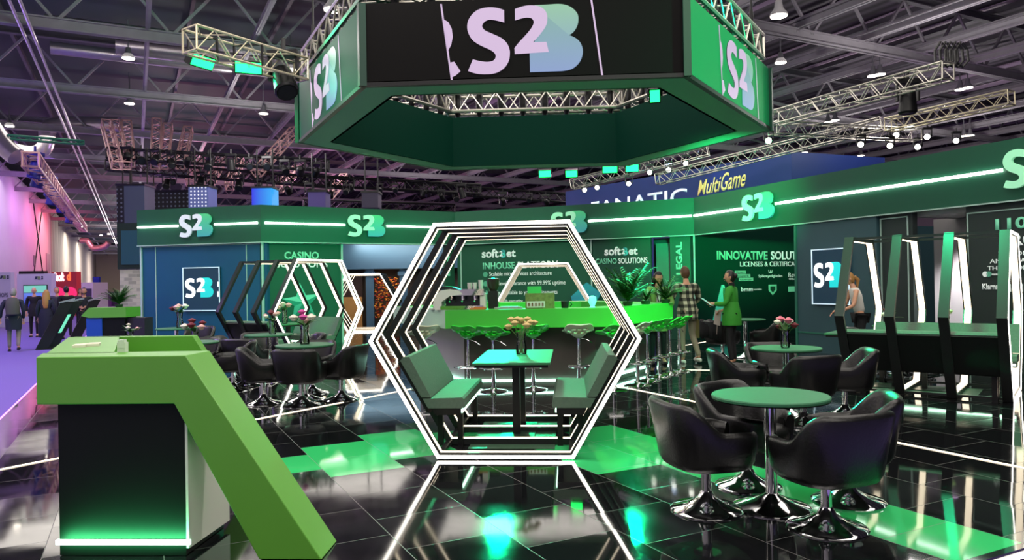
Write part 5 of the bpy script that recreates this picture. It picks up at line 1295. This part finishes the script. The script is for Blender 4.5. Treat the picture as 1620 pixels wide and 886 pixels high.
# the man in plaid with his back to us
t, J, k = person('man in black and white plaid shirt and pale trousers at the bar tip', (2.5, 13.75, 0), -18, 1.80, PLAID, JEAN, WTOP, HBRN,
    dict(lean=R(4), nod=R(-8), le=(-.27, .08, 1.13), lw=(-.2, .3, 1.08), re=(.27, .06, 1.13), rw=(.2, .28, 1.04), rk=(.12, .06, .5), ra=(.13, -.16, .12)), coat=True, coat_len=.78)
p = world(t, Vector((.22, .12, .62)))
b = MB(); b.box((0, 0, 0), (.1, .26, .34)); b.tube([(0, -.1, .15), (0, -.06, .34), (0, .06, .34), (0, .1, .15)], .01, 6); o = part('canvas_bag', b, mat('bag_olive', (110, 105, 60), .8)); o.location = p; md = o.modifiers.new('b', 'BEVEL'); md.width = .03; md.segments = 3; tag(o, 'olive canvas bag hanging beside the man in plaid', 'bag')
# the bartender
t, J, k = person('bartender in a lime jacket with a lanyard, head bent, behind the bar plants', (1.93, 13.6, 0), 176, 1.72, LIME, BLKC, BLACKP, HBLK,
    dict(lean=R(8), nod=R(-22), head_yaw=R(6), le=(-.26, .06, 1.13), lw=(-.12, .26, 1.08), re=(.26, .06, 1.13), rw=(.14, .28, 1.06)), female=True, coat=True, longhair=.12)
b = MB(); b.prism([(-.05, 1.05), (.05, 1.05), (.04, 1.4), (-.04, 1.4)], lambda a, c, q: Vector((a, .125+.01*q+(c-.93)*.13, c))*k); part('blouse', b, WTOP, t)
b = MB(); b.tube([Vector((-.05, .14, 1.42))*k, Vector((-.035, .19, 1.25))*k, Vector((0, .2, 1.1))*k], .01, 6); b.tube([Vector((.05, .14, 1.42))*k, Vector((.035, .19, 1.25))*k, Vector((0, .2, 1.1))*k], .01, 6); part('lanyard', b, BLKC, t)
# blond woman by the right hexagon
t, J, k = person('blond woman in a white sleeveless top and black trousers, bending forward at the right', (5.3, 13.0, 0), -85, 1.66, WTOP, BLKC, BLACKP, HBLD,
    dict(lean=R(14), nod=R(-18), le=(-.24, .14, 1.14), lw=(-.2, .34, 1.1), re=(.24, .14, 1.14), rw=(.2, .34, 1.08)), female=True, sleeves=False)
b = MB(); b.tube([J['hc']+Vector((0, -.09, .03)), J['hc']+Vector((0, -.15, -.02)), J['hc']+Vector((0, -.14, -.16))], [.035, .035, .012], 8); part('ponytail', b, HBLD, t, True)
# visitors in the aisle
AZ = -.1
q = atz(22, 556, AZ); t, J, k = person('man in a dark coat with a big grey backpack walking away at the left edge', tuple(q), -32, 1.72, NAVYC, GRYT, BLACKP, HGRY,
    dict(lk=(-.11, .12, .5), la=(-.11, .12, .085), rk=(.11, .05, .52), ra=(.12, -.2, .14), le=(-.28, -.05, 1.13), lw=(-.3, .02, .9)), coat=True, coat_len=.6)
b = MB(); b.lathe([(.1, 0), (.15, .03), (.165, .2), (.15, .38), (.1, .46), (.03, .48)], 16, sy=.65); b.xf(Matrix.Translation(world(t, (0, -.22, .98))) @ Matrix.Rotation(R(32), 4, 'Z')); tag(part('backpack', b, mat('backpack_grey', (72, 70, 66), .7), smooth=True), 'grey backpack on the back of the man in the dark coat', 'backpack')
q = atz(55, 533, AZ); person('bald man in a dark open suit walking towards the camera in the aisle', tuple(q), 155, 1.76, BLKC, BLKC, BLACKP, None, dict(lk=(-.1, .12, .5), la=(-.1, .1, .085)), coat=True, bald=True, coat_len=.72)
q = atz(74, 549, AZ); person('woman with long blond brown hair in a long dark coat, in the aisle', tuple(q), -20, 1.66, NAVYC, BLKC, BLACKP, HBLD, {}, coat=True, longhair=.34, female=True, coat_len=.3)
q = atz(91, 534, AZ); person('grey haired man in a dark jacket facing the camera behind the slanted totems', tuple(q), 165, 1.76, mat('cloth_slate', (60, 62, 66), .8), BLKC, BLACKP, HGRY, {}, coat=True)
q = atz(106, 536, AZ); person('man with dark hair in a black coat, back turned, between the totems', tuple(q), -40, 1.78, BLKC, BLKC, BLACKP, HBLK, {}, coat=True)
q = atz(134, 537, AZ); person('bearded man in a dark shirt standing left of the far green desk', tuple(q), 150, 1.72, mat('cloth_ink', (30, 38, 44), .8), BLKC, BLACKP, HBLK, dict(le=(-.27, .02, 1.13), lw=(-.12, .2, 1.1), re=(.27, .02, 1.13), rw=(.12, .2, 1.08)), beard=HBLK)
q = atz(127, 520, AZ); person('distant visitor in dark red behind the bearded man', tuple(q), 120, 1.7, mat('cloth_wine', (90, 40, 48), .8), BLKC, BLACKP, HBRN, {})

# ================================================================== LEFT AISLE: TOTEMS AND OTHER BOOTHS
for i, (xb, yb, xt, yt, lab) in enumerate(((76, 552, 100, 483, 'slanted black totem with a small screen on top, left one of three in the aisle'), (92, 548, 118, 486, 'slanted black totem in the middle of three, green light on its side'), (124, 541, 143, 481, 'slanted black totem right of the three, nearest the far green desk'))):
    p = atz(xb, yb, AZ); t = thing('slanted_totem', lab, 'totem', p, R(35), 'slanted totems in the aisle')
    b = MB(); b.prism([(-.3, 0), (.0, 0), (.62, 1.30), (.32, 1.30)], lambda a, c, q: Vector((a, -.14+.28*q, c))); part('body', b, mat('totem_black', (15, 18, 18), .3), t)
    b = MB(); b.box((.47, 0, 1.325), (.4, .34, .04), rot=Matrix.Rotation(R(-14), 3, 'Y')); part('tablet_top', b, mat('totem_top', (130, 140, 138), .4), t)
    b = MB(); b.box((0, 0, .01), (.55, .6, .02)); part('foot_plate', b, BLACKM, t)
    b = MB(); b.prism([(.0, .4), (.08, .4), (.33, .92), (.25, .92)], lambda a, c, q: Vector((a, -.152+.01*q, c))); part('light_panel', b, mat('totem_light', (110, 220, 170), .4, emit=.9), t) if i == 1 else None
def booth(label, x0, x1, yt, D, col, cat='booth', dep=2.0):
    a, c = atd(x0, 455, D), atd(x1, 455, D+0); top = atd((x0+x1)/2, yt, D).z
    sg = Seg(Vector((a.x, a.y, 0)), Vector((c.x, c.y, 0))); t = thing('exhibition_booth', label, cat, (a.x, a.y, AZ)); inv = Matrix.Translation((-a.x, -a.y, -AZ))
    b = MB(); sg.slab(b, 0, sg.L, AZ, top, -dep, 0); part('wall_panel', b.xf(inv), mat('booth_%d_%d_%d' % col, col, .6), t)
    return t, sg, inv, top
BW = (198, 190, 226)
DOTG = mat('logo_olive', (120, 140, 110), .6); DOTN = mat('logo_navy', (40, 46, 90), .6)
def dotlogo(t, sg, inv, x, z, s):
    for i, (dx, dz, w, h, m_) in enumerate(((0, 0, .16, .3, DOTN), (.3, 0, .22, .3, DOTG), (.62, .09, .14, .13, DOTN), (.62, -.09, .14, .13, DOTN))):
        b = MB(); b.prism([(x+(dx-w/2)*s*(1), z+(dz-h/2)*s), (x+(dx+w/2)*s, z+(dz-h/2)*s+(.05*s if i == 0 else 0)), (x+(dx+w/2)*s+(.1*s if i == 0 else 0), z+(dz+h/2)*s), (x+(dx-w/2)*s+(.06*s if i == 0 else 0), z+(dz+h/2)*s)], lambda a, c, q: sg.p(a, c, .005+.02*q)); part('logo', b.xf(inv), m_, t)
t, sg, inv, top = booth('white lilac booth wall cut by the left edge, with a small dotted logo', -30, 17, 431, 33, BW, dep=.25)
dotlogo(t, sg, inv, sg.L-.42, top-.22, .5); text('SHOPS', inv @ sg.fr(sg.L-.62, 1.25, .02), .2, DOTN, .5, t)
t, sg, inv, top = booth('white lilac booth with a big blue and green screen behind the bald man', 27, 81, 433, 38, BW, dep=.4)
dotlogo(t, sg, inv, sg.L*.55, top-.22, .55)
b = MB(); sg.slab(b, sg.L*.2, sg.L*.9, .7, 1.82, .01, .05); part('screen_frame', b.xf(inv), BLACKP, t)
b = MB(); sg.slab(b, sg.L*.22, sg.L*.88, 1.42, 1.78, .05, .06); part('screen', b.xf(inv), mat('screen_mint', (110, 190, 170), .3, emit=.8), t)
b = MB(); sg.slab(b, sg.L*.22, sg.L*.88, .72, 1.40, .05, .06); part('screen', b.xf(inv), grad_mat('screen_ultramarine', (40, 40, 215), (110, 140, 245), .9, 2), t)
b = MB(); sg.slab(b, .1, sg.L*.8, top-.01, top+.14, -.3, 0); part('beam', b.xf(inv), BLACKP, t)
t, sg, inv, top = booth('red booth with a bright white and orange sign and pink arches', 82, 121, 430, 46, (196, 60, 66), dep=.5)
text('Gsoft', inv @ sg.fr(.1, top-.55, .03), .5, mat('sign_white', (255, 250, 248), .4, emit=1.6), sg.L*.45, t, name='letter', bold=.05); text('d', inv @ sg.fr(sg.L*.62, top-.52, .03), .5, mat('sign_orange', (255, 110, 60), .4, emit=1.2), sg.L*.16, t, name='letter', bold=.05)
for x in (.25, .75):
    b = MB(); b.lathe([(.42, 0), (.42, .04), (.3, .04), (.3, 0)], 20); b.xf(inv @ sg.fr(sg.L*x, 1.3, .01)); part('arch', b, mat('arch_pink', (230, 50, 110), .4, emit=.8), t)
t, sg, inv, top = booth('low white booth in the distance, right of the red one', 121, 147, 447, 54, (214, 210, 216))
b = MB(); sg.slab(b, .1, sg.L-.1, .9, 1.6, .01, .05); part('screen', b.xf(inv), mat('booth_dark', (60, 50, 80), .5, emit=.2), t)
t, sg, inv, top = booth('small blue hanging banner in the distance above the low white booth', 147, 157, 438, 58, (30, 50, 150), 'banner', .2)
t, sg, inv, top = booth('dark booth with magenta lights at the far end of the aisle', 150, 176, 462, 70, (90, 60, 110))
b = MB(); b.lathe([(.5, 0), (.5, .05), (.38, .05), (.38, 0)], 20); b.xf(inv @ sg.fr(sg.L*.3, 1.2, .01)); part('arch', b, MATS['arch_pink'], t)
# pale brick stand beside the teal wall
def brick():
    m = bpy.data.materials.new('pale_brick'); m.use_nodes = True; nt = m.node_tree; b = nt.nodes['Principled BSDF']; tc = nt.nodes.new('ShaderNodeTexCoord'); br = nt.nodes.new('ShaderNodeTexBrick')
    mp = nt.nodes.new('ShaderNodeMapping'); mp.inputs['Rotation'].default_value = (R(90), 0, 0); nt.links.new(tc.outputs['Object'], mp.inputs[0]); nt.links.new(mp.outputs[0], br.inputs['Vector'])
    br.inputs['Scale'].default_value = 1; br.inputs['Brick Width'].default_value = .28; br.inputs['Row Height'].default_value = .12; br.inputs['Mortar Size'].default_value = .012
    br.inputs['Color1'].default_value = lin((214, 214, 196)); br.inputs['Color2'].default_value = lin((120, 128, 118)); br.inputs['Mortar'].default_value = lin((205, 205, 190)); br.inputs['Bias'].default_value = -.3
    nt.links.new(br.outputs['Color'], b.inputs['Base Color']); b.inputs['Roughness'].default_value = .8; return m
BR = brick()
a, c = atd(190, 460, 25), atd(217, 460, 25); sg = Seg(Vector((a.x, a.y, 0)), Vector((c.x+.3, c.y, 0)))
t = thing('brick_stand', 'pale brick stand with a teal screen over it, just left of the teal wall', 'booth', (a.x, a.y, 0)); inv = Matrix.Translation((-a.x, -a.y, 0))
b = MB(); sg.slab(b, 0, sg.L, AZ, 2.2, -.4, 0); part('brick_wall', b.xf(inv), BR, t)
b = MB(); sg.slab(b, -.05, sg.L, 2.2, 3.75, -.5, .05); part('header', b.xf(inv), mat('header_dark', (20, 44, 40), .5), t)
b = MB(); sg.slab(b, .1, sg.L, 2.35, 3.5, .05, .08); part('header_screen', b.xf(inv), mat('header_teal', (30, 76, 96), .4, emit=.12), t)
# stand seen through the passage
W0 = Seg(Vector((-8.6, 26.5, 0)), Vector((-2.2, 27.5, 0)))
t = thing('exhibitor_stand', 'blue and timber stand seen through the passage behind the hexagons', 'booth', (-8.6, 26.5, AZ)); inv = Matrix.Translation((8.6, -26.5, -AZ))
b = MB(); W0.slab(b, 0, W0.L, AZ, 3.2, -.3, 0); part('back_wall', b.xf(inv), mat('stand_taupe', (96, 84, 78), .7, noise=.2, nscale=3), t)
b = MB(); W0.slab(b, 0, W0.L, 2.1, 3.4, .2, .6); part('header', b.xf(inv), mat('stand_blue', (56, 92, 124), .6), t)
for x in (1.9, 3.1, 4.6):
    b = MB(); W0.slab(b, x, x+.28, AZ, 2.1, .2, .5); W0.slab(b, x-.06, x+.34, 1.85, 2.0, .17, .53); part('column', b.xf(inv), MATS['stand_blue'], t)
b = MB(); W0.slab(b, .2, 1.75, AZ, 1.1, .1, .5); part('timber_panel', b.xf(inv), mat('stand_timber', (176, 128, 76), .6, noise=.2, nscale=5), t)
b = MB(); W0.slab(b, .2, 1.75, 1.1, 2.0, .1, .2); part('window', b.xf(inv), mat('stand_dark', (58, 40, 40), .4), t)
rnd = random.Random(4); b = MB()
for i in range(420):
    p = W0.p(2.2+rnd.uniform(0, .85), .35+rnd.uniform(0, 1.45), .32+rnd.uniform(0, .25)); b.ball(p, rnd.uniform(.02, .05), 5, 3, rnd.randint(0, 1), (1, 1, .5))
part('foliage', b.xf(inv), [mat('leaf_red', (190, 60, 40), .6), mat('leaf_gold', (220, 150, 50), .6)], t)
